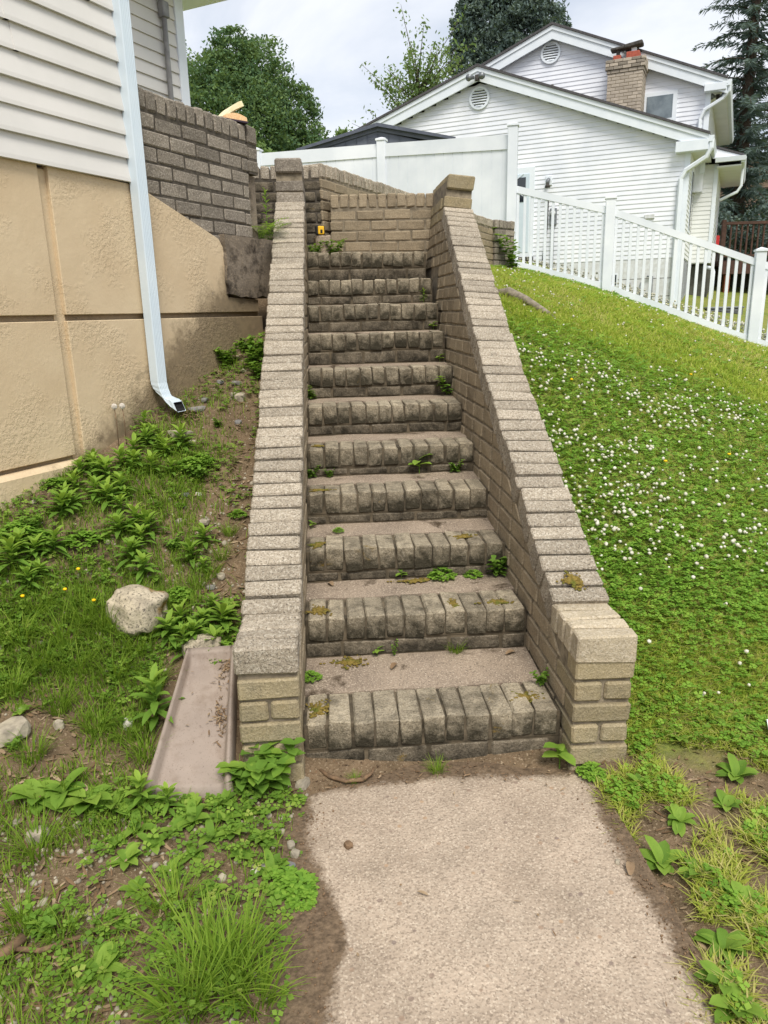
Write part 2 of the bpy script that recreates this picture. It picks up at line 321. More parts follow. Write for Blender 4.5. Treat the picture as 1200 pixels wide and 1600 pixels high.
# ------------------------------------------------------------------ brick pieces
BL, BH, BW = .181, .060, .088; JT = .009; CO = BH+JT      # brick length, height, width; joint; course
_bc = {}
def brick_mesh(sx, sy, sz, mat, bev=.006, var=5, jit=.0022):
    key = (round(sx, 3), round(sy, 3), round(sz, 3), mat, bev)
    if key not in _bc:
        rs = random.Random(repr(key)); ms = []
        for i in range(var):
            me = box_me('brick', sx, sy, sz, bev*rs.uniform(.8, 1.3), 1, jit, rs); me.materials.append(M[mat]); ms.append(me)
        _bc[key] = ms
    return random.choice(_bc[key])
def brick(parent, c, size, mat, rot=(0, 0, 0), bev=.006, jit=.0022, name='brick'):
    o = bpy.data.objects.new(name, brick_mesh(*size, mat, bev, 5, jit)); COL.objects.link(o)
    o.parent = parent; o.location = c; o.rotation_euler = rot; return o
def clipped_brick(parent, lo, hi, mat, planes, rotf=None, bev=.004):
    """axis box lo..hi cut by planes [(point, normal)] that remove the normal's side"""
    bm = bmesh.new(); bmesh.ops.create_cube(bm, size=1)
    for v in bm.verts: v.co = Vector([(lo[i]+hi[i])/2+v.co[i]*(hi[i]-lo[i]) for i in range(3)])
    for p, n in planes:
        r = bmesh.ops.bisect_plane(bm, geom=list(bm.verts)+list(bm.edges)+list(bm.faces), plane_co=p, plane_no=n, clear_outer=True)
        es = [e for e in r['geom_cut'] if isinstance(e, bmesh.types.BMEdge)]
        if es: bmesh.ops.contextual_create(bm, geom=es)
    if len(bm.verts) < 4: bm.free(); return None
    dims = [max(v.co[i] for v in bm.verts)-min(v.co[i] for v in bm.verts) for i in range(3)]
    if dims[2] < .014 or dims[1] < .014: bm.free(); return None
    bmesh.ops.remove_doubles(bm, verts=bm.verts, dist=.0005)
    c = Vector([sum(v.co[i] for v in bm.verts)/len(bm.verts) for i in range(3)])
    for v in bm.verts: v.co -= c
    bmesh.ops.recalc_face_normals(bm, faces=bm.faces)
    bmesh.ops.bevel(bm, geom=list(bm.edges), offset=bev, segments=1, affect='EDGES', clamp_overlap=True)
    me = bpy.data.meshes.new('brick'); bm.to_mesh(me); bm.free(); me.materials.append(M[mat])
    o = bpy.data.objects.new('brick', me); COL.objects.link(o); o.parent = parent; o.location = c
    if rotf: rotf(o)
    return o
CTRL=[(-.57,-.8,0),(-.1,-.8,0),(-.7,-.45,.02),(-.2,-.3,.01),(-.19,-.06,.05),(-.19,.3,.22),(-.19,.6,.38),(-.19,1.0,.57),(-.19,1.5,.8),(-.19,2.0,1.03),(-.19,2.5,1.24),
(-1.163,.867,.665),(-.954,1.237,.765),(-.712,1.663,.903),(-.505,2.03,1.053),(-.292,2.404,1.236),(-.3,2.9,1.3),(-1.6,.1,.5),(-2.2,-.9,.35),(-1.1,.2,.34),(-.6,.1,.14),(-.6,.6,.42),(-1.2,-.6,.1),(-2.5,-2.5,.1),(-.5,-1.6,0),(-2.0,1.8,.8),
(.4,-.8,-.03),(.4,-.1,-.03),(.1,-.3,-.03),(.75,-.3,-.03),(.4,-1.8,-.03),
(.99,-.1,0.01),(1.0,.3,.2),(1.0,.75,.47),(1.0,1.2,.74),(1.0,2.0,1.13),(1.1,3,1.42),(1.6,5,1.66),(1.2,-.5,.0),(1.5,0,.04),(.95,-1.,0),(2,-1.5,0),
(1.6,.6,.33),(1.6,1.3,.66),(1.7,2.2,1.02),(2.4,.4,.12),(2.4,1.6,.58),(2.4,3,1.05),(2.8,5,1.38),(4,1,.05),(4,3,.6),(4,5,.98),(4.2,6.8,1.15),(6,1,-.2),(6,4,.3),
(2.66,8.59,1.875),(3.915,8.35,1.53),(5.67,7.58,.77),(7.5,7.2,.2),(8.26,15.2,1.3),(6.85,16,1.68),(5.2,16.9,2.5),(0,10.5,1.95),(1,12.8,2.25),(-3,10,2.2),(.1,5,1.9),(1.2,7,1.9),(2.1,7.3,1.85),(-1.5,5,1.9),
(-2,25,3.2),(4,27,3.5),(14,24,2.2),(12,14,.85),(10,10.5,.5),(-10,12,2.5),(-10,0,.3),(12,0,-.5),(0,-10,0),(60,0,-1),(-60,0,0),(0,-60,0),(0,80,5),(60,80,4),(-60,80,4)]
_n = np
_C=_n.array(CTRL,float)
def _ker(a,b): return _n.sqrt(((a[:,None,:]-b[None,:,:])**2).sum(-1)+.0004)
_K=_ker(_C[:,:2],_C[:,:2]); _m=len(_C)
_A=_n.block([[_K-0.02*_n.eye(_m),_n.ones((_m,1))],[_n.ones((1,_m)),_n.zeros((1,1))]])
_w=_n.linalg.solve(_A,_n.append(_C[:,2],0))
def hgt(x,y):
    x=_n.atleast_1d(_n.asarray(x,float)); y=_n.atleast_1d(_n.asarray(y,float))
    p=_n.stack([x.ravel(),y.ravel()],-1); out=[]
    for i in range(0,len(p),20000): out.append(_ker(p[i:i+20000],_C[:,:2])@_w[:-1]+_w[-1])
    return _n.concatenate(out).reshape(x.shape)

# ------------------------------------------------------------------ ground
def smooth(t): t = np.clip(t, 0, 1); return t*t*(3-2*t)
HP = R(29.53); HO = (-.737, 1.62); HU = (math.sin(HP), math.cos(HP)); HN = (math.cos(HP), -math.sin(HP))
def house_n(x, y): return (x-HO[0])*HN[0]+(y-HO[1])*HN[1]
def house_u(x, y): return (x-HO[0])*HU[0]+(y-HO[1])*HU[1]
def micro(x, y):
    return (.010*np.sin(x*9.1+1.3*np.sin(y*7.3))*np.sin(y*8.3+x*3.1)+.006*np.sin(x*23+y*5+2*np.sin(y*11))*np.sin(y*19-x*7))
def ground_z(x, y):
    x = np.asarray(x, float); y = np.asarray(y, float)
    z = hgt(x, y)+micro(x, y)*smooth((np.abs(x-.4)-.35)/.2)
    dip = smooth((x+.13)/.05)*smooth((.935-x)/.05)*smooth((y-.03)/.05)*smooth((3.6-y)/.1)
    z = np.where(dip > 0, z*(1-dip)+dip*np.minimum(z, .45*y-.3), z)
    onwalk = smooth((x+.06)/.06)*smooth((.86-x)/.06)*smooth((.05-y)/.05)
    return z-onwalk*.02
def lawn_mask(x, y):
    a = smooth((x-.84-.03*np.sin(y*9))/.10)
    thin = smooth((y+.25)/.5)*.65+.35                      # worn, weedy turf close to the walk
    far = smooth((y-4.2)/.6)
    return np.maximum(a*thin, far)
def axis(lo, fine0, fine1, hi, st):
    c = list(np.arange(fine0, fine1+1e-6, st)); s = st
    while c[-1] < hi: s *= 1.16; c.append(c[-1]+s)
    s = st
    while c[0] > lo: s *= 1.16; c.insert(0, c[0]-s)
    return np.array(c)
gx = axis(-400, -1.7, 2.2, 400, .04); gy = axis(-200, -1.4, 3.7, 700, .04)
GX, GY = np.meshgrid(gx, gy); GZ = ground_z(GX, GY)
nx_, ny_ = len(gx), len(gy)
idx = np.arange(nx_*ny_).reshape(ny_, nx_)
fq = np.stack([idx[:-1, :-1], idx[:-1, 1:], idx[1:, 1:], idx[1:, :-1]], -1).reshape(-1, 4)
def np_mesh(name, V, Fq, mat, rnd=None, smooth_=False, attrs=None):
    me = bpy.data.meshes.new(name); V = np.asarray(V, np.float32); Fq = np.asarray(Fq, np.int32)
    k = Fq.shape[1]; me.vertices.add(len(V)); me.vertices.foreach_set('co', V.ravel())
    me.loops.add(Fq.size); me.loops.foreach_set('vertex_index', Fq.ravel())
    me.polygons.add(len(Fq)); me.polygons.foreach_set('loop_start', np.arange(0, Fq.size, k, dtype=np.int32))
    me.polygons.foreach_set('loop_total', np.full(len(Fq), k, np.int32))
    if smooth_: me.polygons.foreach_set('use_smooth', np.ones(len(Fq), bool))
    me.update(calc_edges=True)
    for an, av in dict(attrs or {}, **({'rnd': rnd} if rnd is not None else {})).items():
        at_ = me.attributes.new(an, 'FLOAT', 'POINT'); at_.data.foreach_set('value', np.asarray(av, np.float32))
    me.materials.append(mat); return me
gme = np_mesh('ground', np.stack([GX.ravel(), GY.ravel(), GZ.ravel()], -1), fq, M['ground'], smooth_=True, attrs={'lawn': lawn_mask(GX, GY).ravel()})
ground = link_mesh('ground', gme); ground['kind'] = 'structure'
# the exposed-aggregate walk: a slab with a crumbled, soil-covered margin
wx = np.linspace(-.05, .86, 60); wy = np.linspace(-3.2, .02, 140); WX, WY = np.meshgrid(wx, wy)
d_ = np.minimum(np.minimum(WX-(.045+.02*np.sin(WY*6)), (.815+.015*np.sin(WY*5+1))-WX), -(WY+.10+.05*(2*np.abs(WX-.42))**2))
mud = .5-d_/.11+.95*np.exp(-(((WX-.05)/.07)**2+((WY+.63)/.13)**2))
mud = np.where(WY < -1.2, .2, mud)
WZ = -.006+.002*np.sin(WX*31)*np.sin(WY*27)
wi = np.arange(WX.size).reshape(WX.shape); wf = np.stack([wi[:-1, :-1], wi[:-1, 1:], wi[1:, 1:], wi[1:, :-1]], -1).reshape(-1, 4)
walk = link_mesh('path', np_mesh('path', np.stack([WX.ravel(), WY.ravel(), WZ.ravel()], -1), wf, M['walk'], smooth_=True, attrs={'mud': mud.ravel()}))
walk['kind'] = 'structure'

# ------------------------------------------------------------------ staircase
SY = [0, .42, .755, 1.085, 1.395, 1.72, 2.04, 2.325, 2.59, 2.845, 3.145]
SZ = [.152, .312, .4515, .595, .735, .887, 1.045, 1.219, 1.381, 1.533, 1.71]
SW = .785
stairs = thing('brick_staircase', 'mossy eleven step brick staircase climbing between two low brick walls', 'staircase')
rs = random.Random(3)
for k in range(11):
    zb = SZ[k-1] if k else -.03
    yb = SY[k+1]+.05 if k < 10 else 3.62
    y0, zt = SY[k], SZ[k]
    st = box('step', .0, SW, y0-.004, yb, zb-.06, zt-.013, M['mould_mortar'], stairs)
    off = Vector(st.location)
    box('mortar_bed', .003, SW-.003, y0-.0065, y0+.17, zt-.092, zt-.0095, M['mould_mortar'], st).location -= off
    # poured tread behind the nosing bricks
    bm = bmesh.new(); bmesh.ops.create_grid(bm, x_segments=16, y_segments=6, size=.5)
    ty0, ty1 = y0+.176, (SY[k+1]+.02 if k < 10 else 3.6)
    for v in bm.verts:
        X = .392+v.co.x*SW; Y = (ty0+ty1)/2+v.co.y*(ty1-ty0); v.co = Vector((X, Y, zt-.005+.003*math.sin(X*17+k)*math.sin(Y*23)+(.010*(Y-ty0)/(ty1-ty0))))-off
    ex = bmesh.ops.extrude_face_region(bm, geom=list(bm.faces)); 
    for v in [g for g in ex['geom'] if isinstance(g, bmesh.types.BMVert)]: v.co.z -= .04
    bmesh.ops.recalc_face_normals(bm, faces=bm.faces)
    me = bpy.data.meshes.new('tread_slab'); bm.to_mesh(me); bm.free()
    link_mesh('tread_slab', me, M['tread'], st, smooth=False)
    n = 11; x = .006; ws = [rs.uniform(.92, 1.08) for _ in range(n)]; sc = (SW-.012)/sum(ws)
    for i in range(n):
        w = ws[i]*sc; g = rs.uniform(.004, .009)
        slump = (.012*(1-x/SW) if k == 10 else 0)
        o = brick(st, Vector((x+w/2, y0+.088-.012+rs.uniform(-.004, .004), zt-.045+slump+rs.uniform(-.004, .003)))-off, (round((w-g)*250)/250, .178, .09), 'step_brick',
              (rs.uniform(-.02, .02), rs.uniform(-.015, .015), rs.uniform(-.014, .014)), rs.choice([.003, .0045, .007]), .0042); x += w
    hh = zt-.1-zb
    x = .0-rs.choice([.0, .06, .1]); 
    while x < SW-.02:
        a, b = max(x, .003), min(x+BL, SW-.003)
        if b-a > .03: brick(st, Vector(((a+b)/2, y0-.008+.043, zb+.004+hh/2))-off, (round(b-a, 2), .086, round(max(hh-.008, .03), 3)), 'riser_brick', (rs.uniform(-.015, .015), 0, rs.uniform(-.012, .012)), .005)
        x += BL+JT
box('landing', 0, .93, 3.60, 3.66, 1.5, 1.715, M['tread'], stairs)

# ------------------------------------------------------------------ stair walls
T = .172
def znose(y): return .152+.495*max(y, 0) if y < 3.14 else 1.71
def stair_wall(label, inner, sgn, y1, zf, zs0, zs1, ztop, lean, wallmat, piermat, capmat, tailcap, yend):
    """inner face plane x=inner(y,z); body extends T in direction sgn"""
    th = thing('stair_wall', label, 'wall')
    ys = .13; slope = (zs1-zs0)/(y1-ys); ang = math.atan(slope)
    zcap = lambda y: zf if y < ys else (zs0+slope*(y-ys) if y < y1 else ztop)
    nrm = Vector((0, -math.sin(ang), math.cos(ang)))
    def X(y, z): return inner(y, z)+sgn*T/2
    def rot(y): return (0, math.atan(lean(y)), 0)
    # mortar core
    v = []; f = []; sl = list(np.arange(-.088, ys, .05))+[ys-.001, ys+.001]+list(np.arange(ys+.1, y1, .12))+[y1-.001, y1+.02]+list(np.arange(y1+.1, yend-.02, .12))+[yend-.012]
    for y in sl:
        zt = (zf-.02) if y < ys else ((zs0+slope*(y-ys)-.03) if y < y1+.01 else ztop-.03)
        zl = -.15 if y < .4 else max(-.15, znose(y)-.75)
        for z in (zl, zt):
            for s in (-1, 1): v.append((X(y, z)+s*(T/2-.005), y, z))
    for i in range(len(sl)-1):
        a, b = i*4, i*4+4
        f += [[a, a+2, b+2, b], [a+1, b+1, b+3, a+3], [a+2, a+3, b+3, b+2]]
    f += [[0, 1, 3, 2], [len(v)-4, len(v)-2, len(v)-1, len(v)-3]]
    pymesh('mortar_core', v, f, M['mortar'], th)
    # body courses
    capb = .094/math.cos(ang)
    j = 0
    z0 = -.055
    while z0+j*CO < ztop:
        za, zb = z0+j*CO, z0+j*CO+BH
        # front pier end
        if zb < zf-.085+.01:
            if j % 2:
                brick(th, (X(-.1, (za+zb)/2), -.1+BW/2, (za+zb)/2), (T, BW, BH), piermat, rot(0)); y = -.1+BW+JT
            else:
                for s in (-1, 1): brick(th, (X(-.1, (za+zb)/2)+s*(T/4+.001), -.1+BL/2, (za+zb)/2), (T/2-.006, BL, BH), piermat, rot(0))
                y = -.1+BL+JT
        else: y = ys
        while y < y1:
            ya, yb = y, min(y+BL, y1-.002); y += BL+JT
            if yb-ya < .02 or zb < znose(ya)-.30: continue
            ym, zm = (ya+yb)/2, (za+zb)/2
            p0 = Vector((0, ys, zs0-capb))
            hi = (Vector((0, ya, zb))-p0).dot(nrm); lo = (Vector((0, yb, za))-p0).dot(nrm); tl = (Vector((0, ya, za))-p0).dot(nrm)
            if lo > -.012: continue
            if yb < ys+.02: 
                if zb > zf-.085: continue
                brick(th, (X(ym, zm), ym, zm), (T, round(yb-ya, 3), BH), wallmat, rot(ym)); continue
            if hi < 0: brick(th, (X(ym, zm), ym, zm), (T, round(yb-ya, 3), BH), wallmat, rot(ym), .004)
            else:
                xm = X(ym, zm); r = rot(ym)
                clipped_brick(th, (xm-T/2, ya, za), (xm+T/2, yb, zb), wallmat, [(p0, nrm)], lambda o, r=r: setattr(o, 'rotation_euler', r))
        y = y1+(.0 if j % 2 else .0); first = True
        while y < yend-.03:
            ln = BW if (first and j % 2) else BL
            ya, yb = y, min(y+ln, yend); y += ln+JT; first = False
            if zb > ztop-.088 or zb < zs1-.35 or yb-ya < .02: continue
            brick(th, (X((ya+yb)/2, (za+zb)/2), (ya+yb)/2, (za+zb)/2), (T, round(yb-ya, 3), BH), wallmat if zb < zs1-.02 else tailcap, rot(ya), .004)
        j += 1
    # flat rowlocks on the front pier
    y = -.104
    while y < ys-.02:
        brick(th, (X(y, zf), y+.0285+.002, zf-.043), (T+.005, .057, .086), capmat, (0, math.atan(lean(0)), rs.uniform(-.01, .01)), .006, .003); y += .0665
    # sloping cap
    ln = math.hypot(y1-ys, zs1-zs0); nb = int(ln/.0675); d = ln/nb
    for i in range(nb):
        s = (i+.5)*d; y = ys+math.cos(ang)*s; z = zs0+math.sin(ang)*s
        c = Vector((0, y, z))-nrm*(.044-rs.uniform(-.003, .004))
        brick(th, (X(y, z)+rs.uniform(-.004, .004), c.y, c.z), (T+.005+round(rs.uniform(0, .006), 3), rs.choice([.058, .060, .062]), .088), 'cap_brick', (ang+rs.uniform(-.035, .035), math.atan(lean(y)), rs.uniform(-.018, .018)), .0045, .003)
    y = y1-.004
    while y < yend-.03:
        brick(th, (X(y, ztop), y+.0285, ztop-.043), (T-.004, .061, .086), tailcap, (0, math.atan(lean(y)), rs.uniform(-.01, .01)), .008, .003); y += .068
    return th
def in_r(y, z):
    s = float(smooth((y-1.4)/1.8)); l = lean_r(y); return .790+.04*s+l*(z-znose(y))
def lean_r(y): return .025+.08*float(smooth(y/3.0))
wl = stair_wall('low brick stair wall with grey sloping cap beside the plastic splash tray', lambda y, z: 0.0, -1, 3.06, .45, .455, 2.02, 2.275, lambda y: 0.0, 'wall_brick', 'pier_brick', 'cap_brick', 'dark_brick', 3.52)
wr_ = stair_wall('low brick stair wall with pale cream end bricks beside the clover lawn', in_r, 1, 2.87, .43, .44, 1.945, 2.135, lean_r, 'wall_brick', 'pier_brick', 'cream_brick', 'pier_brick', 3.50)

# ------------------------------------------------------------------ straight brick walls
def brick_wall(th, a0, a1, z0, z1, mat, capmat, mortar, th_=.17, top=True, y0=0, tilt=0., zfun=None, skip=None):
    """runs along local x from a0 to a1, face at local y=y0 looking to -y"""
    tz = lambda x: tilt*(x-a0)
    v = [(x, y0+y, z+tz(x)) for x in (a0+.006, a1-.006) for y in (.005, th_-.005) for z in (z0, z1-.03)]
    pymesh('mortar_core', v, [[0, 1, 5, 4], [2, 6, 7, 3], [1, 3, 7, 5], [0, 4, 6, 2], [0, 2, 3, 1], [4, 5, 7, 6]], M[mortar], th)
    zc = z1-(.098 if top else 0); j = 0
    while zc-(j+1)*CO > z0-.03:
        za = zc-(j+1)*CO+JT*.5; zm = za+BH/2; x = a0-(.095 if j % 2 else 0)
        while x < a1-.02:
            xa, xb = max(x, a0), min(x+BL, a1); x += BL+JT
            if xb-xa < .025 or (skip and skip((xa+xb)/2, zm)): continue
            brick(th, ((xa+xb)/2, y0+th_/2+rs.uniform(-.003, .003), zm+tz((xa+xb)/2)+rs.uniform(-.002, .002)), (round(xb-xa, 2), th_, BH), mat, (0, -tilt+rs.uniform(-.01, .01), rs.uniform(-.008, .008)), .005)
        j += 1
    if top:
        n = max(1, round((a1-a0)/.069)); d = (a1-a0)/n
        for i in range(n):
            x = a0+(i+.5)*d
            brick(th, (x, y0+th_/2+rs.uniform(-.003, .003), z1-.044+tz(x)+rs.uniform(-.003, .003)), (round(d-.008, 3), th_+.004, .088), capmat, (rs.uniform(-.01, .01), rs.uniform(-.03, .03), 0), .008, .003)
cw = thing('landing_wall', 'short tan brick wall closing the landing at the top of the stairs', 'wall', (.165, 3.53, 1.66), math.atan2(-.13, .715))
brick_wall(cw, 0, .73, 0, .465, 'wall_brick', 'wall_brick', 'mortar', tilt=-.02)
gw = thing('garden_wall', 'long tan brick garden wall receding from the landing towards the white fence', 'wall', (.115, 3.55, 1.55), math.pi/2-HP)
brick_wall(gw, 0, 3.97, 0, .785, 'wall_brick', 'cap_brick', 'mortar', y0=.0)
fw = thing('garden_wall', 'mouldy brick wall between the landing and the porch with a fern growing before it', 'wall', (-.78, 3.55, 1.5), 0)
brick_wall(fw, 0, .885, 0, .82, 'riser_brick', 'cap_brick', 'dark_mortar')
gr = thing('garden_wall', 'short weathered brick return at the end of the garden wall beside the fence post', 'wall', (2.09, 6.98, 1.6), R(38))
brick_wall(gr, 0, .36, 0, .735, 'dark_brick', 'dark_brick', 'dark_mortar')
pw = thing('porch_wall', 'sooty grey brick porch wall rising behind the downspout with a book on top', 'wall', (HO[0], HO[1], 0), math.pi/2-HP)
brick_wall(pw, .03, .935, 1.70, 2.325, 'dark_brick', 'dark_brick', 'dark_mortar', top=True)
brick_wall(pw, .942, 1.035, 2.085, 2.323, 'dark_brick', 'dark_brick', 'dark_mortar', top=True)
box('mortar_core', .938, 1.03, .03, .15, 1.70, 2.08, M['slab'], pw)

# broken concrete slab under the porch wall
bm = bmesh.new(); bmesh.ops.create_cube(bm, size=1)
bmesh.ops.subdivide_edges(bm, edges=bm.edges, cuts=9, use_grid_fill=True)
for v in bm.verts:
    u = .628+(v.co.x+.5)*.53; y = -.034+(v.co.y+.5)*.75; z = 1.44+(v.co.z+.5)*.305
    if v.co.z < -.3: z += .03*mnoise.noise(Vector((u*13, y*11, 3)))+.018*mnoise.noise(Vector((u*40, y*35, 9)))
    if v.co.x < -.4: u += .01*mnoise.noise(Vector((z*20, y*10, 1)))
    n3 = mnoise.noise_vector(Vector((u*18, y*18, z*18)))*.004
    v.co = Vector((u, y, z))+n3
me = bpy.data.meshes.new('concrete_slab'); bm.to_mesh(me); bm.free()
tag(link_mesh('concrete_slab', me, M['slab'], None, (HO[0], HO[1], 0), (0, 0, math.pi/2-HP)), 'thick dark concrete slab with a broken lower edge under the porch wall', 'slab')

# ------------------------------------------------------------------ near house
H = thing('house', 'house with off-white vinyl siding above a yellow parged foundation', 'house', (HO[0], HO[1], 0), math.pi/2-HP)
def siding(parent, x0, x1, z0, n, pitch, mat, yface=0., proud=.014, ax='x', cut=None, seams=None):
    """lapped boards, face looking to -y (ax='x') ; cut(z)->(x0,x1) clips gable rows"""
    for i in range(n):
        za, zb = z0+i*pitch, z0+(i+1)*pitch+.006
        a, b = x0, x1
        if cut: 
            a, b = cut(za)
            a = max(a, x0); b = min(b, x1)
            if b-a < .08: continue
        parts = [(a, b, 0.)]
        if seams and i in seams:
            s = seams[i]; parts = [(a, s, 0.), (s-.02, b, .0025)]
        for (p, q_, ex) in parts:
            prof = [(yface-proud-ex, za), (yface-proud-ex+.001, za+pitch*.16), (yface-.001-ex, zb), (yface+.004, zb), (yface+.004, za)]
            if ax == 'x': prism('siding_board', prof, 'x', p, q_, M[mat], parent)
            else: prism('siding_board', [(-pp[0], pp[1]) for pp in prof], 'y', p, q_, M[mat], parent)
siding(H, -3.2, .0, 1.91, 15, .0935, 'siding', -.022, .016, seams={6: -.555, 5: -.545, 4: -.52, 3: -.9, 7: -.14, 1: -1.3})
box('wall', -3.2, .01, -.014, .6, 1.918, 3.32, M['siding'], H)
# parged foundation: panels with recessed joints
prism('foundation_panel', [(-3.2, 1.352), (-.492, 1.352), (-.492, 1.915), (-3.2, 1.915)], 'y', -.016, .2, M['stucco'], H, .0025)
prism('foundation_panel', [(-3.2, .78), (-.492, .78), (-.492, 1.328), (-3.2, 1.328)], 'y', -.016, .2, M['stucco'], H, .0025)
prism('foundation_panel', [(-.446, 1.352), (.92, 1.352), (.92, 1.42), (.645, 1.43), (.632, 1.68), (.60, 1.72), (.10, 1.885), (.02, 1.905), (-.446, 1.915)], 'y', -.018, .02, M['stucco'], H, .0025)
prism('foundation_panel', [(-.446, .2), (.95, .2), (.95, 1.328), (-.446, 1.328)], 'y', -.018, .2, M['stucco'], H, .0025)
box('foundation_joint', -3.2, .94, .004, .15, .25, 1.36, M['stucco'], H)
box('foundation_joint', -3.2, .02, .0045, .15, 1.34, 1.905, M['stucco'], H)
prism('foundation_joint', [(-.494, .5), (-.44, .5), (-.44, 1.9), (-.494, 1.9)], 'y', .0, .1, M['stucco'], H)
box('added_dark_backing', .80, 1.35, .34, .5, .8, 1.72, M['slab'], H)  # added box closing the gap so the cavity under the slab stays dark
prism('footing', [(-.05, .1), (.2, .1), (.2, .762), (-.03, .762), (-.05, .745)], 'x', -3.2, -.47, M['stucco'], H)
# downspout with ribbed face and crimped elbow
prof = []
for i in range(13):
    t_ = i/12; prof.append((-.039+.078*t_, -.028-(.003 if i % 2 else 0)))
prof += [(.041, -.025), (.041, .025), (.038, .028), (-.038, .028), (-.041, .025), (-.041, -.025)]
prof = [(a*.76, b*.85) for a, b in prof]
path = [((.014, -.050, 3.3), 0), ((.014, -.050, 1.05), 0)]
for i in range(12):
    a = R(66)*(i+1)/12; path.append(((.014+.02*(1-math.cos(a)), -.050-.145*(1-math.cos(a)), 1.05-.125*math.sin(a)), a))
path.append(((.028, -.150, .925), R(66)))
v = []; f = []; npf = len(prof)
for i, (c, a) in enumerate(path):
    sc = 1.0 if i < 2 else (1.02 if i % 2 else .985)
    for (px, py) in prof: v.append((c[0]+px*sc, c[1]+py*sc*math.cos(a), c[2]+py*sc*math.sin(a)))
for i in range(len(path)-1):
    for k in range(npf): f.append([i*npf+k, i*npf+(k+1) % npf, (i+1)*npf+(k+1) % npf, (i+1)*npf+k])
ds = pymesh('downspout', v, f, M['downspout'], H)
lip = [(p[0]*.92+.002, p[1]) for p in prof]
v2 = [((c[0]+px*.9), c[1]+py*.86*math.cos(a)+.0, c[2]+py*.86*math.sin(a)) for (c, a) in path[-2:] for (px, py) in prof]
f2 = [[k, k+npf, (k+1) % npf+npf, (k+1) % npf] for k in range(npf)]+[list(range(npf))]
pymesh('outlet', v2, f2, M['downspout_dark'], ds)
box('strap', -.022, .050, -.078, -.02, 2.62, 2.645, M['downspout'], ds, .002)
# set-back part of the house with its corner board, eave and conduit
BY = 1.75
siding(H, -.3, 2.57, 1.9, 20, .0935, 'siding', BY, .014)
box('wall', -.3, 2.58, BY+.006, BY+.5, 1.6, 3.9, M['siding'], H)
box('corner_board', 2.57, 2.67, BY-.022, BY+.5, 1.6, 3.9, M['trim_white'], H, .004)
box('soffit', -.3, 3.02, BY-.32, BY+.6, 3.83, 3.865, M['trim_white'], H)
box('fascia', -.3, 3.04, BY-.345, BY-.32, 3.82, 4.0, M['trim_white'], H, .004)
prism('roof', [(BY-.36, 4.0), (BY+.6, 4.28), (BY+.6, 4.32), (BY-.36, 4.04)], 'x', -.3, 3.07, M['roof_dark'], H)
cd = tube('conduit', [(2.41, BY-.04, 1.7), (2.41, BY-.04, 3.62), (2.38, BY-.04, 3.69), (2.2, BY-.04, 3.72)], .02, M['pipe_grey'], H, 8)
box('conduit_fitting', 2.375, 2.445, BY-.07, BY-.016, 3.55, 3.66, M['pipe_grey'], cd, .006)

# ------------------------------------------------------------------ white fences
F0, F1, F2, F3 = (2.70, 8.75, 1.86), (3.94, 8.33, 1.50), (5.74, 7.72, .76), (7.6, 7.09, .12)
pf = thing('picket_fence', 'white vinyl picket fence stepping down the clover slope', 'fence', F1)
def loc_(p): return Vector(p)-Vector(F1)
FA = math.atan2(F2[1]-F1[1], F2[0]-F1[0])
def post(parent, p, h, base, w=.125):
    o = link_mesh('post', box_me('post', w, w, h, .006), M['vinyl_white'], parent, Vector(p)-Vector(base)+Vector((0, 0, h/2-.08)), (0, 0, FA))
    c = pymesh('post_cap', [(-w/2-.012, -w/2-.012, 0), (w/2+.012, -w/2-.012, 0), (w/2+.012, w/2+.012, 0), (-w/2-.012, w/2+.012, 0), (-w/2-.012, -w/2-.012, .025), (w/2+.012, -w/2-.012, .025), (w/2+.012, w/2+.012, .025), (-w/2-.012, w/2+.012, .025), (0, 0, .055)],
        [[3, 2, 1, 0], [0, 1, 5, 4], [1, 2, 6, 5], [2, 3, 7, 6], [3, 0, 4, 7], [4, 5, 8], [5, 6, 8], [6, 7, 8], [7, 4, 8]], M['vinyl_white'], o, (0, 0, h/2))
    return o
def quad_beam(name, p, q, w, h, parent, mat):
    """sloped rail with vertical ends, p and q are centres of its ends"""
    p, q = Vector(p), Vector(q); d = (q-p); d.z = 0; d.normalize(); s = Vector((-d.y, d.x, 0))*w/2; u = Vector((0, 0, h/2))
    v = [p-s-u, p+s-u, p+s+u, p-s+u, q-s-u, q+s-u, q+s+u, q-s+u]
    return pymesh(name, v, [[0, 1, 2, 3], [7, 6, 5, 4], [0, 4, 5, 1], [1, 5, 6, 2], [2, 6, 7, 3], [3, 7, 4, 0]], mat, parent)
def picket_panel(A, B, n, zt, zb):
    A, B = loc_(A), loc_(B); d = (B-A).normalized()
    quad_beam('top_rail', A+Vector((0, 0, zt)), B+Vector((0, 0, zt)), .05, .09, pf, M['vinyl_white'])
    quad_beam('bottom_rail', A+Vector((0, 0, zb)), B+Vector((0, 0, zb)), .05, .09, pf, M['vinyl_white'])
    h = zt-zb-.085; me = box_me('picket', .038, .028, h, .002)
    for i in range(n):
        p = A+(B-A)*((i+.9)/(n+.8))
        link_mesh('picket', me, M['vinyl_white'], pf, p+Vector((0, 0, (zt+zb)/2)), (0, 0, FA))
picket_panel(F0, F1, 13, 1.07, .10); picket_panel(F1, F2, 19, 1.07, .10); picket_panel(F2, F3, 19, 1.07, .10)
for p in (F1, F2, F3): post(pf, p, 1.30, F1)
vf = thing('privacy_fence', 'tall solid white vinyl privacy fence behind the garden wall', 'fence', F0)
G = [F0, (1.02, 10.05, 1.92), (-.90, 10.85, 1.98), (-3.0, 11.7, 2.05)]
post(vf, F0, 1.92, F0, .13); TOPS = [3.60, 3.765, 3.80, 3.83]
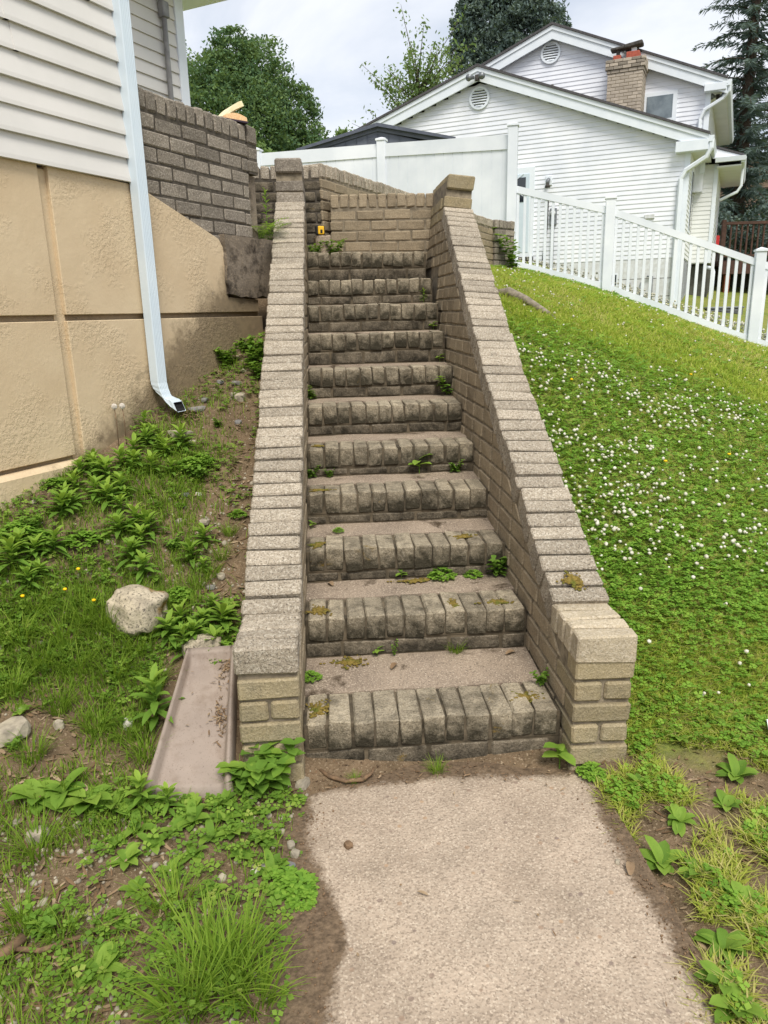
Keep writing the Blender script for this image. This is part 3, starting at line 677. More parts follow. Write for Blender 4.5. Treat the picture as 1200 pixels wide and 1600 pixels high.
for p, tz_ in zip(G[1:], TOPS[1:]): post(vf, (p[0], p[1], tz_-1.80), 1.92, F0, .13)
for k in range(3):
    A, B = Vector(G[k])-Vector(F0), Vector(G[k+1])-Vector(F0); za, zb_ = TOPS[k]-F0[2], TOPS[k+1]-F0[2]
    A.z = B.z = 0
    quad_beam('top_rail', A+Vector((0, 0, za-.09)), B+Vector((0, 0, zb_-.09)), .06, .18, vf, M['vinyl_white'])
    quad_beam('bottom_rail', A+Vector((0, 0, za-1.66)), B+Vector((0, 0, zb_-1.66)), .06, .18, vf, M['vinyl_white'])
    nb = 14
    for i in range(nb):
        t0, t1 = (i+.03)/nb, (i+.97)/nb
        p, q_ = A+(B-A)*t0, A+(B-A)*t1; z0_, z1_ = za+(zb_-za)*t0, za+(zb_-za)*t1
        quad_beam('board', p+Vector((0, 0, z0_-.88)), q_+Vector((0, 0, z1_-.88)), .03, 1.40, vf, M['vinyl_white'])
    quad_beam('panel_core', A+Vector((0, 0, za-.88)), B+Vector((0, 0, zb_-.88)), .022, 1.38, vf, M['vinyl_white'])

# ------------------------------------------------------------------ grey shed behind the fence
sh = thing('shed', 'slate grey garden shed with louvred gable behind the white fence', 'shed', (1.16, 12.85, 2.2), R(-6))
prism('wall', [(-1.2, 0), (1.2, 0), (1.2, 2.06), (0, 2.36), (-1.2, 2.04)], 'y', 0, 2.2, M['shed_grey'], sh)
for i in range(12):
    x = -1.19+i*.2; prism('plank', [(x, .02), (x+.188, .02), (x+.188, 2.34-.27*abs(x+.188)), (x, 2.34-.27*abs(x))], 'y', -.018, .002, M['shed_grey'], sh)
prism('roof', [(-1.5, 2.02), (0, 2.40), (1.42, 2.13), (1.42, 2.18), (0, 2.46), (-1.5, 2.07)], 'y', -.14, 2.35, M['shed_roof'], sh)
prism('gable_trim', [(-1.48, 1.97), (0, 2.34), (1.40, 2.07), (1.40, 2.15), (0, 2.43), (-1.48, 2.05)], 'y', -.05, -.02, M['shed_grey'], sh)
vt = box('vent', -.17, .08, -.03, -.012, 2.06, 2.24, M['shed_roof'], sh)
for i in range(5): box('louvre', -.12, .12, -.014, .006, -.075+i*.034, -.055+i*.034, M['shed_grey'], vt, rot=(R(25), 0, 0))

# ------------------------------------------------------------------ neighbour's house
N = thing('house', 'white sided two storey neighbour house with brick chimney and round gable vents', 'house', (8.256, 15.283, 0), R(-29))
PK, PKZ = -4.87, 6.62
cutL = lambda z: (PK-(PKZ-z)/.32, PK+(PKZ-z)/.39)
siding(N, -9.6, -.03, 2.40, 41, .1016, 'siding_far', 0., .014, cut=cutL)
prism('wall', [(-9.6, 1.0), (0, 1.0), (0, 4.70), (PK, PKZ), (-9.6, 5.1)], 'y', .006, 4.0, M['siding_far'], N)
box('foundation', -9.6, .0, -.004, 3.0, .3, 2.385, M['foundation'], N)
for z in (1.55, 1.95): box('block_joint', -9.6, .0, -.007, .0, z, z+.012, M['soot'], N)
box('corner_board', -.10, .012, -.03, .10, 1.2, 4.62, M['trim_white'], N)
UP, UPZ = -3.53, 7.84
cutU = lambda z: (UP-(UPZ-z)/.37, UP+(UPZ-z)/.425)
siding(N, -7.5, .19, 4.6, 32, .1016, 'siding_far', 1.8, .014, cut=cutU)
prism('wall', [(-7.5, 4.0), (.21, 4.0), (.21, 6.25), (UP, UPZ), (-7.5, 6.35)], 'y', 1.806, 8.5, M['siding_far'], N)
box('corner_board', .12, .235, 1.77, 1.9, 4.4, 6.2, M['trim_white'], N)
def gable_roof(pk, zr, xl, zl, xr, zr2, y0, y1):
    rf = prism('roof', [(xl, zl), (pk, zr), (xr, zr2), (xr, zr2+.05), (pk, zr+.055), (xl, zl+.05)], 'y', y0, y1, M['roof_dark'], N)
    for (h0, h1, ya, yb) in ((-.10, -.004, y0+.03, y0+.07), (-.30, -.10, y0+.055, y0+.10)):
        for (xe, ze) in ((xl, zl), (xr, zr2)):
            q_ = [(pk, zr+h0), (xe, ze+h0), (xe, ze+h1), (pk, zr+h1)]
            prism('rake_board', q_, 'y', ya, yb, M['trim_white'], N)
    prism('soffit', [(xl, zl-.11), (pk, zr-.11), (xr, zr2-.11), (xr, zr2-.095), (pk, zr-.095), (xl, zl-.095)], 'y', y0+.10, y0+.30, M['trim_white'], N)
    return rf
gable_roof(PK, 6.93, -9.9, 5.32, .38, 4.885, -.24, 4.4)
gable_roof(UP, 8.11, -7.8, 6.53, .58, 6.36, 1.56, 8.8)
box('eave_return', -.30, .36, -.225, .02, 4.585, 4.80, M['trim_white'], N, .004)
box('eave_return', .09, .56, 1.58, 1.82, 6.15, 6.30, M['trim_white'], N, .004)
box('soffit', .0, .36, .02, 2.0, 4.66, 4.69, M['siding_cream'], N)
box('soffit', .2, .56, 1.82, 8.7, 6.19, 6.22, M['siding_cream'], N)
def gutter(x, y0, y1, z):
    prism('gutter', [(x, z), (x+.08, z), (x+.11, z+.10), (x+.11, z+.12), (x, z+.12)], 'y', y0, y1, M['trim_white'], N)
gutter(.36, -.22, 2.0, 4.74); gutter(.56, 1.6, 8.7, 6.22)
# side walls seen at a raking angle
siding(N, .0, 2.0, 2.40, 22, .1016, 'siding_cream', -.006, .014, ax='y')
siding(N, 1.85, 8.4, 4.6, 16, .1016, 'siding_cream', -.216, .014, ax='y')
sw = box('window', .005, .03, .85, 1.35, 3.0, 4.4, M['trim_white'], N); box('pane', -.02, .02, -.2, .2, -.62, .62, M['glass_dark'], sw).location = (.008, 0, 0)
# bay-like projection on the side
siding(N, .02, .46, 2.36, 21, .1016, 'siding_cream', 2.0, .012)
box('bay_wall', .0, .52, 2.006, 5.0, 2.34, 4.62, M['siding_cream'], N)
box('corner_board', .445, .535, 1.975, 2.06, 2.34, 4.60, M['trim_white'], N)
siding(N, 2.08, 4.95, 2.36, 21, .1016, 'siding_cream', -.524, .012, ax='y')
prism('bay_roof', [(.3, 4.98), (1.08, 4.70), (1.08, 4.74), (.3, 5.03)], 'y', 1.72, 5.4, M['roof_dark'], N)
prism('bay_gable', [(.40, 4.70), (1.06, 4.70), (.40, 4.93)], 'y', 1.74, 1.78, M['siding_far'], N)
box('soffit', .5, 1.04, 1.76, 5.3, 4.50, 4.53, M['siding_cream'], N)
gutter(1.02, 1.72, 5.4, 4.56); prism('gutter', [(1.66, 4.60), (1.74, 4.60), (1.74, 4.70), (1.64, 4.70)], 'x', .46, 1.12, M['trim_white'], N)
box('bay_base', .06, .50, 2.25, 4.8, .6, 2.30, M['under_deck'], N)
tube('drain_pipe', [(.62, 2.0, .7), (.62, 2.0, 2.12), (.60, 2.0, 2.2), (.4, 2.1, 2.26)], .045, M['trim_white'], N, 10)
def dspout(name, pts, w=.045):
    return tube(name, pts, w, M['trim_white'], N, 6, smooth=False)
dspout('downspout', [(.42, -.16, 4.80), (.42, -.16, 4.62), (.34, -.14, 4.45), (-.06, -.09, 4.22), (-.15, -.08, 4.05), (-.15, -.08, 1.35)], .055)
dspout('downspout', [(.62, 1.66, 6.28), (.62, 1.68, 6.12), (.50, 1.70, 5.98), (.12, 1.72, 5.78), (.04, 1.73, 5.6), (.04, 1.73, 4.7)], .045)
dspout('downspout', [(1.06, 2.6, 4.6), (1.06, 2.6, 4.15), (.98, 2.6, 4.02), (.60, 2.6, 3.86)], .035)
# round vents
def round_vent(x, z, r, y):
    n = 28; v = []; f = []
    for rr, yy in ((r, y-.005), (r, y-.055), (r*.80, y-.055), (r*.78, y-.018)):
        for k in range(n): a = 2*math.pi*k/n; v.append((rr*math.cos(a), yy-y, rr*math.sin(a)))
    for s in range(3):
        for k in range(n): k2 = (k+1) % n; f.append([s*n+k, s*n+k2, (s+1)*n+k2, (s+1)*n+k])
    o = pymesh('gable_vent', v, f, M['trim_white'], N, (x, y, z))
    cv = [(.8*r*math.cos(2*math.pi*k/n), -.016, .8*r*math.sin(2*math.pi*k/n)) for k in range(n)]
    pymesh('backing', cv, [list(range(n-1, -1, -1))], M['soot'], o)
    for i in range(7):
        zz = -r*.68+i*r*.227; w = math.sqrt(max(0, (r*.78)**2-zz**2))
        if w > .02: box('slat', -w, w, -.046, -.022, zz-.012, zz+.016, M['trim_white'], o, rot=(R(-30), 0, 0))
round_vent(PK, 6.29, .255, 0.); round_vent(UP-.06, 7.55, .25, 1.8)
# chimney
ch = box('chimney', -2.05, -1.27, 1.12, 1.82, 5.0, 6.92, M['mortar'], N)
co = Vector(ch.location)
for j in range(27):
    z = 5.03+j*.0735
    ex = .05 if j >= 24 else (.02 if j == 23 else 0); x0_, x1_ = -2.06-ex, -1.26+ex
    x = x0_-(.1 if j % 2 else 0)
    while x < x1_-.02:
        a, b = max(x, x0_), min(x+.19, x1_); x += .2
        if b-a > .03: brick(ch, Vector(((a+b)/2, 1.12-ex+.04, z))-co, (round(b-a, 2), .09, .062), 'dark_brick' if j >= 24 and rs.random() < .6 else 'far_brick', bev=.004)
    y = 1.11-ex+(.1 if j % 2 else .0)
    while y < 1.75:
        brick(ch, Vector((x1_-.04, y+.095, z))-co, (.09, .185, .062), 'far_brick', bev=.004); y += .2
box('flue', -1.98, -1.80, 1.3, 1.5, 6.98, 7.12, M['terracotta'], N, .01); box('flue', -1.68, -1.38, 1.3, 1.6, 6.98, 7.16, M['terracotta'], N, .01)
box('flue', -1.58, -1.46, 1.38, 1.5, 7.16, 7.26, M['trim_white'], N, .01); box('flue', -1.92, -1.84, 1.36, 1.44, 7.12, 7.30, M['soot'], N, .005)
box('chimney_cap', -2.05, -1.70, 1.3, 1.55, 7.24, 7.30, M['soot'], N, .015, (0, R(-4), 0)); box('chimney_cap', -1.74, -1.32, 1.28, 1.58, 7.26, 7.35, M['soot'], N, .02, (0, R(-7), 0))
# window of the upper storey, door, lamp, meter, boxes and pipes on the wall
wn_ = box('window', -1.30, -.50, 1.755, 1.80, 5.0, 6.32, M['trim_white'], N, .005)
for nm, a, b, c, d_2, mt in (('pane', -.30, .30, .06, .57, 'glass'), ('pane', -.30, .30, -.58, -.02, 'glass_dark'), ('sash', -.34, .34, .0, .045, 'trim_white')):
    box(nm, a, b, -.032, -.012, c, d_2, M[mt], wn_)
dr = box('door', -4.42, -3.46, -.05, .0, 2.58, 4.64, M['trim_white'], N, .006)
box('door_panel', -.36, .36, -.035, -.02, -.92, .88, M['downspout'], dr, .004)
gl = box('pane', -.27, .27, -.045, -.032, .25, .80, M['glass_dark'], dr)
for i in range(3): box('muntin', -.27, .27, -.02, -.007, -.2+i*.2, -.188+i*.2, M['trim_white'], gl, rot=(0, R(35 if i % 2 else -35), 0))
box('threshold', -4.45, -3.45, -.12, .02, 2.5, 2.58, M['soot'], N)
wl_ = box('wall_lamp', -3.20, -3.04, -.035, .0, 4.18, 4.40, M['trim_white'], N, .01)
tube('lamp_head', [(0, -.03, .02), (0, -.10, .0), (0, -.13, -.08)], .045, M['metal_grey'], wl_, 8); tube('lamp_shade', [(0, -.13, -.08), (0, -.13, -.17)], .05, M['soot'], wl_, 10, [.035, .07])
box('meter_box', -3.06, -2.90, -.07, .0, 3.28, 3.66, M['metal_grey'], N, .01); tube('meter_dial', [(-2.98, -.06, 3.55), (-2.98, -.13, 3.55)], .06, M['foundation'], N, 12)
tube('meter_pipe', [(-2.98, -.05, 3.3), (-2.98, -.05, 2.0)], .035, M['metal_grey'], N, 8); tube('cable', [(-3.12, -.03, 3.9), (-3.13, -.04, 3.2), (-3.2, -.04, 2.5), (-3.28, -.04, 2.1)], .02, M['black_rubber'], N, 6)
box('wall_box', -.88, -.66, -.05, 0, 3.27, 3.37, M['foundation'], N, .01)
bw = box('basement_window', -1.78, -1.40, -.02, 0, 1.80, 2.10, M['trim_white'], N); box('pane', -.16, .16, -.02, -.011, -.12, .12, M['glass_dark'], bw)
for x in (-1.12, -.86): tube('gas_pipe', [(x, -.02, 1.86), (x, -.08, 1.86), (x, -.08, 1.6), (x, -.08, 1.3)], .022, M['metal_grey'], N, 6)
tube('gas_pipe', [(-.74, -.06, 2.0), (-.62, -.06, 2.0), (-.62, -.06, 1.3)], .025, M['metal_grey'], N, 6)
tube('roof_pipe', [(-3.35, 1.0, 6.3), (-3.35, 1.0, 6.62)], .035, M['soot'], N, 8)
def floodlight(x, y, z, s=1.):
    b_ = box('floodlight', x-.05*s, x+.05*s, y-.06, y, z-.07*s, z+.05*s, M['soot'], N, .01)
    for sx in (-1, 1): tube('lamp_head', [(sx*.06*s, -.04, 0), (sx*.13*s, -.10, .0), (sx*.15*s, -.17, -.02)], .06*s, M['metal_grey'], b_, 10, [.03*s, .055*s, .075*s])
floodlight(PK, -.18, 6.70, 1.1); floodlight(.38, 2.1, 6.12, .9)

# ------------------------------------------------------------------ deck, AC unit and things beyond the fence
dk = thing('deck', 'dark brown timber deck with slatted railing behind the neighbour house', 'deck', (10.75, 18.3, 0), R(-6))
box('deck_floor', 0, 5.0, 0, 3.0, 2.35, 2.47, M['deck_wood'], dk); box('rim_board', -.02, 5.02, -.05, 0, 2.12, 2.44, M['deck_wood'], dk)
box('top_rail', -.05, 5.0, -.05, .05, 3.38, 3.45, M['deck_wood'], dk); box('bottom_rail', -.02, 5.0, -.03, .03, 2.56, 2.62, M['deck_wood'], dk)
bal = box_me('baluster', .04, .04, .8, 0)
for i in range(34): link_mesh('baluster', bal, M['deck_wood'], dk, (.06+i*.145, 0, 3.0))
for x in (0, 1.7, 3.4): box('rail_post', x-.045, x+.045, -.06, .03, 2.3, 3.5, M['deck_wood'], dk)
for x in (.22, 2.6, 4.6): box('post', x-.07, x+.07, -.02, .12, .3, 2.12, M['post_wood'], dk)
box('skirt', 0, 5, 2.0, 2.1, .3, 2.35, M['under_deck'], dk)
for i in range(6): box('stair_tread', 1.1+i*.24, 1.36+i*.24, -.9, -.06, .6+i*.26, .64+i*.26, M['deck_wood'], dk)
quad_beam('stair_stringer', (1.0, -.9, .55), (2.6, -.9, 2.2), .05, .22, dk, M['deck_wood'])
ac = thing('air_conditioner', 'grey louvred air conditioning unit on the ground beyond the picket fence', 'appliance', (8.98, 14.6, .78), R(-20))
box('cabinet', -.36, .36, -.3, .3, .0, .46, M['metal_grey'], ac, .02); box('lid', -.38, .38, -.32, .32, .46, .5, M['metal_grey'], ac, .01)
for i in range(9): box('louvre', -.34, .34, -.315, -.298, .04+i*.045, .055+i*.045, M['soot'], ac)
rc = thing('patio_chair', 'red chair standing on the brown deck', 'chair', (11.75, 20.4, 2.47), R(20))
box('seat', -.22, .22, -.2, .2, .38, .42, M['red'], rc, .01); box('backrest', -.22, .22, .18, .22, .42, .85, M['red'], rc, .01)
for a, b in ((-1, -1), (-1, 1), (1, -1), (1, 1)): box('leg', a*.19-.015, a*.19+.015, b*.17-.015, b*.17+.015, 0, .38, M['soot'], rc)
fh = thing('house', 'far tan house wall glimpsed beyond the deck and spruce', 'house', (17.5, 30, 2.0), R(-20))
prism('wall', [(-5, 0), (5, 0), (5, 3.2), (0, 5.2), (-5, 3.2)], 'y', 0, 6, M['far_wall'], fh); prism('roof', [(-5.4, 3.0), (0, 5.3), (5.4, 3.0), (5.4, 3.15), (0, 5.45), (-5.4, 3.15)], 'y', -.4, 6.4, M['roof_dark'], fh)
for x in (-3.2, .6): w_ = box('window', x, x+1.3, -.05, 0, 1.0, 2.4, M['trim_white'], fh); box('pane', -.55, .55, -.04, -.026, -.6, .6, M['glass_dark'], w_)

# ------------------------------------------------------------------ small things
def gz(x, y): return float(ground_z(np.array([x]), np.array([y]))[0])
# splash tray lying on the bank
def tray():
    A, B, C_, D_ = Vector((-.43, -.165, .055)), Vector((-.195, -.165, .045)), Vector((-.225, .29, .235)), Vector((-.385, .285, .235))
    nu, nv = 30, 30; v = []; f = []
    def prof(s):   # raised rims at s=0 and 1
        return .036*math.sin(math.pi*min(1, (min(s, 1-s)+.02)/.13))**.7 if min(s, 1-s) < .11 else 0
    for j in range(nv+1):
        t_ = j/nv
        for i in range(nu+1):
            s = i/nu; s2 = .5+.5*math.copysign(abs(2*s-1)**.75, 2*s-1)
            p = (A*(1-s2)+B*s2)*(1-t_)+(D_*(1-s2)+C_*s2)*t_
            e = max(prof(s2), .034*max(0, 1-(1-t_)/.06)**.6 if t_ > .94 else 0)
            v.append(p+Vector((0, -.3*e, e+.016)))
    for j in range(nv):
        for i in range(nu): a = j*(nu+1)+i; f.append([a, a+1, a+nu+2, a+nu+1])
    n0 = len(v); ring = [i for i in range(nu+1)]+[(j+1)*(nu+1)+nu for j in range(nv)]+[nv*(nu+1)+i for i in range(nu-1, -1, -1)]+[j*(nu+1) for j in range(nv-1, 0, -1)]
    for r_ in ring: q_ = v[r_]; c_ = Vector((-.31, .06, 0)); v.append(Vector((q_.x+(q_.x-c_.x)*.03, q_.y+(q_.y-c_.y)*.01, q_.z-.075)))
    for k in range(len(ring)): k2 = (k+1) % len(ring); f.append([ring[k2], ring[k], n0+k, n0+k2])
    th = thing('splash_tray', 'long mauve brown plastic splash tray leaning against the brick pier', 'tray', (-.31, -.16, .05))
    b_ = Vector(th.location); o = pymesh('tray_body', [p-b_ for p in v], f, M['tray'], th, smooth=True)
    return th
tray()
def tray_pt(s, t_):
    A, B, C_, D_ = Vector((-.43, -.165, .055)), Vector((-.195, -.165, .045)), Vector((-.225, .29, .235)), Vector((-.385, .285, .235))
    return (A*(1-s)+B*s)*(1-t_)+(D_*(1-s)+C_*s)*t_+Vector((0, 0, .019))
# tape measure on its concrete chunk
def rock_mesh(name, sx, sy, sz, seed, sub=3, rough=.25, mat='rock', pw=.75):
    bm = bmesh.new(); bmesh.ops.create_icosphere(bm, subdivisions=sub, radius=1)
    for v in bm.verts:
        n = v.co.normalized(); d = 1+rough*mnoise.noise(n*1.3+Vector((seed*7.1, 0, 0)))+rough*.45*mnoise.noise(n*3.1+Vector((0, seed*3.3, 0)))
        p = n*d
        p = Vector([math.copysign(abs(c_)**pw, c_) for c_ in p]); v.co = Vector((p.x*sx, p.y*sy, p.z*sz))
    me = bpy.data.meshes.new(name); bm.to_mesh(me); bm.free(); me.materials.append(M[mat]); me.polygons.foreach_set('use_smooth', [True]*len(me.polygons)); return me
bm_ = box_me('concrete_chunk', .10, .09, .15, .01, 1, .008, random.Random(4))
tag(link_mesh('concrete_chunk', bm_, M['tread'], None, (.105, 3.44, 1.775), (0, 0, .2)), 'small rough concrete chunk in the landing corner', 'concrete chunk')
tm = thing('tape_measure', 'yellow and black tape measure standing on the concrete chunk', 'tape measure', (.092, 3.42, 1.851), .15)
def rbox(name, sx, sy, sz, c, mat, par, bev): return link_mesh(name, box_me(name, sx, sy, sz, bev, 3), mat, par, c)
rbox('case', .066, .036, .066, (0, 0, .034), M['black_plastic'], tm, .014); rbox('yellow_shell', .046, .040, .056, (.004, -.001, .034), M['yellow_plastic'], tm, .010); rbox('badge', .018, .042, .026, (.006, -.001, .026), M['black_plastic'], tm, .004)
# open book on the porch wall
bx, by = HO[0]+HU[0]*.905-HN[0]*.085, HO[1]+HU[1]*.905-HN[1]*.085
bk = thing('book', 'open book with fanned cream pages lying on the porch wall', 'book', (bx, by, 2.332), R(30))
prism('cover', [(-.065, .0), (.072, -.006), (.074, .002), (-.065, .008)], 'y', -.085, .085, M['book_cover'], bk)
low = [(-.062, .009)]+[(-.06+.128*i/8, .010+.028*math.sin(math.pi*min(1, i/8*.75+.12))) for i in range(9)]+[(.07, .004)]
prism('page_block', low, 'y', -.08, .08, M['paper_edge'], bk)
up0 = [(-.060+.105*t_, .018+.085*math.sin(t_*1.35)) for t_ in [i/9 for i in range(10)]]; up1 = [(-.058+.115*t_, .012+.064*t_**1.15+.01*math.sin(t_*3)) for t_ in [i/9 for i in range(10)]]
prism('page_fan', up1+up0[::-1], 'y', -.079, .079, M['paper'], bk)
# stones
STONES = [(-.57, .43, .095, .072, 'rock'), (-.337, .318, .062, .055, 'rock'), (-.575, 1.435, .055, .022, 'stone'), (-.535, 1.668, .045, .016, 'stone_dark'), (-.835, -.018, .055, .03, 'stone'), (-.539, .087, .018, .02, 'white'), (-.728, .045, .016, .016, 'stone'), (-.005, -.10, .024, .014, 'stone'), (-.675, -.299, .03, .02, 'stone'), (-.333, 1.777, .035, .024, 'stone'), (-.368, 1.803, .022, .015, 'stone'), (-.442, 1.905, .022, .013, 'stone_dark'), (-.502, 1.732, .022, .012, 'stone_dark'), (-.361, 1.909, .027, .013, 'stone_dark'), (-.444, 1.043, .013, .009, 'white'), (-.493, 1.025, .015, .01, 'stone_dark'), (-.5, .894, .016, .011, 'stone'), (-.399, .883, .027, .013, 'stone'), (-.112, -.416, .013, .009, 'white'), (-.028, -.34, .012, .01, 'stone'), (-.015, -.372, .012, .01, 'stone'), (-.096, -.407, .012, .01, 'stone_dark'), (-.056, -.284, .01, .008, 'stone'), (-.025, -.414, .012, .008, 'stone_dark'), (.121, -.353, .013, .009, 'stick'), (.787, -.481, .008, .006, 'stone'), (.831, -.76, .012, .007, 'terracotta'), (-.312, .635, .02, .012, 'stone'), (-.341, .577, .016, .01, 'stone_dark'), (-.437, .793, .02, .01, 'stone'), (-.326, 1.575, .022, .011, 'stone_dark'), (-.519, 1.406, .02, .01, 'stone')]
M['white'] = simple('pale_quartz', lin(206, 202, 192), lin(186, 180, 168), .95, 40, .4, 90, .1)
NAMED = {0: 'large speckled granite boulder half sunk in the grassy bank', 1: 'granite rock wedged between the splash tray and the weeds', 2: 'flat tan stone lying below the downspout outlet', 3: 'flat grey stone beside the downspout outlet', 4: 'tan flat rock in the grass below the foundation', 5: 'small white upright stone in the grass left of the splash tray', 7: 'pale stone at the foot of the brick pier by the steps', 24: 'brown clod lying on the aggregate path', 26: 'reddish stone at the edge of the lawn by the path', 9: 'angular tan stone beside the stair wall near the porch slab'}
for i, (x, y, r_, h_, mt) in enumerate(STONES):
    me = rock_mesh('stone', r_, r_*random.Random(i).uniform(.65, .9), h_, i+1, 4 if i < 2 else 2, .42 if i < 2 else .3, mt, .62)
    z = max(gz(x, y), -.006 if -.04 < x < .82 and y < 0 else -9)
    if i > 1: me.polygons.foreach_set('use_smooth', [False]*len(me.polygons))
    o = link_mesh('boulder' if i < 2 else 'stone', me, None, None, (x, y, z+h_*.45), (random.Random(i).uniform(-.2, .2), random.Random(i+9).uniform(-.2, .2), random.Random(i).uniform(0, 3)))
    if i in NAMED: tag(o, NAMED[i], 'rock')
    elif x > .5: tag(o, 'tiny pale pebble at the lawn edge of the aggregate path', 'pebble')
    elif y < 0: tag(o, 'small loose stone in the soil beside the aggregate path', 'pebble', 'pebbles along the path edge')
    else: tag(o, 'small loose stone on the weedy bank beside the stair wall', 'pebble', 'loose stones on the bank')
# root in the lawn, twigs and litter
tag(tube('root', [(1.27, 3.25, gz(1.27, 3.25)+.0), (1.36, 3.2, gz(1.36, 3.2)+.035), (1.45, 3.1, gz(1.45, 3.1)+.03), (1.55, 2.98, gz(1.55, 2.98)+.015), (1.63, 2.88, gz(1.63, 2.88)-.01)], .03, M['root'], None, 8, [.03, .035, .03, .022, .01]), 'grey weathered root surfacing in the lawn above the stair wall', 'root')
tag(tube('twig', [(.045, -.045, .016), (.075, -.075, .012), (.12, -.095, .008), (.17, -.093, .008), (.2, -.07, .012), (.205, -.05, .016)], .006, M['stick'], None, 6, [.005, .007, .006, .007, .005, .003]), 'curved dry twig lying before the bottom step', 'twig')
tag(tube('twig', [(-.62, -.62, .012), (-.55, -.64, .02), (-.47, -.60, .012), (-.40, -.55, .01)], .006, M['stick'], None, 6), 'long dry twig on the bark litter below the weeds', 'twig')
tag(tube('twig', [(-.60, -.60, .02), (-.64, -.66, .018), (-.70, -.69, .02)], .014, M['stick'], None, 7, [.012, .015, .013]), 'thick broken stick on the bark litter', 'twig')
o = pymesh('white_scrap', [(1.40, -.10, .075), (1.46, -.12, .08), (1.48, -.05, .085), (1.43, -.03, .085), (1.40, -.10, .069), (1.46, -.12, .074), (1.48, -.05, .079), (1.43, -.03, .079)], [[0, 1, 2, 3], [7, 6, 5, 4], [0, 4, 5, 1], [1, 5, 6, 2], [2, 6, 7, 3], [3, 7, 4, 0]], M['white_paint'])
tag(o, 'white plastic scrap lying in the lawn near the brick pier', 'litter')

# moss cushions on the worn bricks
t = NT('ochre_moss', .95, .1)
c = t.mix(t.ramp(t.noise(90, 5, .7), [(.3, 0), (.7, 1)]), lin(96, 84, 36), lin(158, 136, 74)); c = t.mix(t.ramp(t.noise(25, 4), [(.5, 0), (.65, 1)]), c, lin(104, 108, 48))
t.bump(t.noise(220, 4, .7), 1.0, .006); M['moss'] = t.done(c)
def moss(x, y, z, rx, ry, seed, label, rot=(0, 0, 0)):
    bm = bmesh.new(); gm = random.Random(seed)
    for i in range(190):
        q_ = min(abs(gm.gauss(0, .42)), .8); a = gm.uniform(0, 6.283); r_ = gm.uniform(.0025, .0075)*(1.15-q_*.7)
        mtx = Matrix.Translation((rx*q_*math.cos(a)*(1+.4*math.sin(a*3+seed)), ry*q_*math.sin(a)*(1+.4*math.sin(a*2+seed)), -.001)) @ Matrix.Diagonal((1.3, 1.3, .55*gm.uniform(.6, 1.4), 1))
        bmesh.ops.create_icosphere(bm, subdivisions=1, radius=r_, matrix=mtx)
    me = bpy.data.meshes.new('moss_cushion'); bm.to_mesh(me); bm.free()
    tag(link_mesh('moss_cushion', me, M['moss'], None, (x, y, z), rot, True), label, 'moss')
moss(.045, .07, SZ[0]+.001, .05, .085, 1, 'ochre moss cushion on the bottom step beside the tray side wall')
moss(.69, .075, SZ[0]+.002, .065, .06, 2, 'ochre moss cushion on the bottom step near the lawn side wall')
moss(.05, SY[1]+.05, SZ[1]+.002, .055, .06, 3, 'moss cushion on the second step beside the tray side wall')
moss(.69, SY[1]+.05, SZ[1]+.002, .075, .035, 4, 'moss cushion on the second step near the lawn side wall'); moss(.53, SY[1]+.06, SZ[1]+.001, .03, .05, 5, 'rusty moss streak on the second step')
moss(.045, SY[2]+.05, SZ[2]+.002, .04, .05, 6, 'moss cushion on the third step beside the tray side wall'); moss(.63, SY[2]+.08, SZ[2]+.001, .06, .04, 7, 'rusty moss patch on the third step')
moss(.06, SY[3]+.05, SZ[3]+.002, .06, .035, 8, 'moss cushion on the fourth step beside the tray side wall'); moss(.05, SY[4]+.05, SZ[4]+.002, .03, .04, 9, 'small moss cushion on the fifth step')
moss(.875, .20, .487, .05, .04, 10, 'moss cushion on the sloping cap behind the cream end bricks', (R(29), R(2), 0))
moss(.15, SY[1]-.055, SZ[0]+.008, .09, .05, 11, 'dark moss along the back of the first tread'); moss(.42, SY[2]-.045, SZ[1]+.008, .10, .03, 12, 'dark moss along the back of the second tread')

# ------------------------------------------------------------------ leaves and blades
class LB:
    """collects leaf strips"""
    def __init__(s): s.v = []; s.f = []; s.r = []
    def leaf(s, base, az, el, ln, w, droop=.6, seg=4, fold=.25, rnd=.5, shape='lance'):
        p = Vector(base); e = el; d_ = ln/seg; n0 = len(s.v); side = Vector((-math.sin(az), math.cos(az), 0))
        for i in range(seg+1):
            t_ = i/seg
            if shape == 'lance': ww = w*math.sin(math.pi*min(1, .08+t_*.92))**.8
            elif shape == 'oval': ww = w*math.sin(math.pi*min(1, .10+t_*.88))**.55
            else: ww = w*(1-t_)**.6
            up = Vector((-math.cos(az)*math.sin(e), -math.sin(az)*math.sin(e), math.cos(e)))
            if i == seg: ww = 0.0008
            s.v += [p-side*ww/2+up*fold*ww*.5, p.copy(), p+side*ww/2+up*fold*ww*.5]; s.r += [rnd, rnd*.85, rnd]
            p = p+Vector((math.cos(az)*math.cos(e), math.sin(az)*math.cos(e), math.sin(e)))*d_; e -= droop/seg
        for i in range(seg):
            a = n0+i*3; s.f += [(a, a+1, a+4, a+3), (a+1, a+2, a+5, a+4)]
    def stem(s, a, b, r, rnd=.4):
        a, b = Vector(a), Vector(b); n0 = len(s.v)
        for p, rr in ((a, r), (b, r*.6)):
            for k in range(3): t_ = 2.1*k; s.v.append(p+Vector((rr*math.cos(t_), rr*math.sin(t_), 0))); s.r.append(rnd)
        for k in range(3): k2 = (k+1) % 3; s.f.append((n0+k, n0+k2, n0+3+k2, n0+3+k))
    def mesh(s, name, mat): return np_mesh(name, np.array([tuple(p) for p in s.v]), np.array(s.f), M[mat], rnd=s.r, smooth_=True)
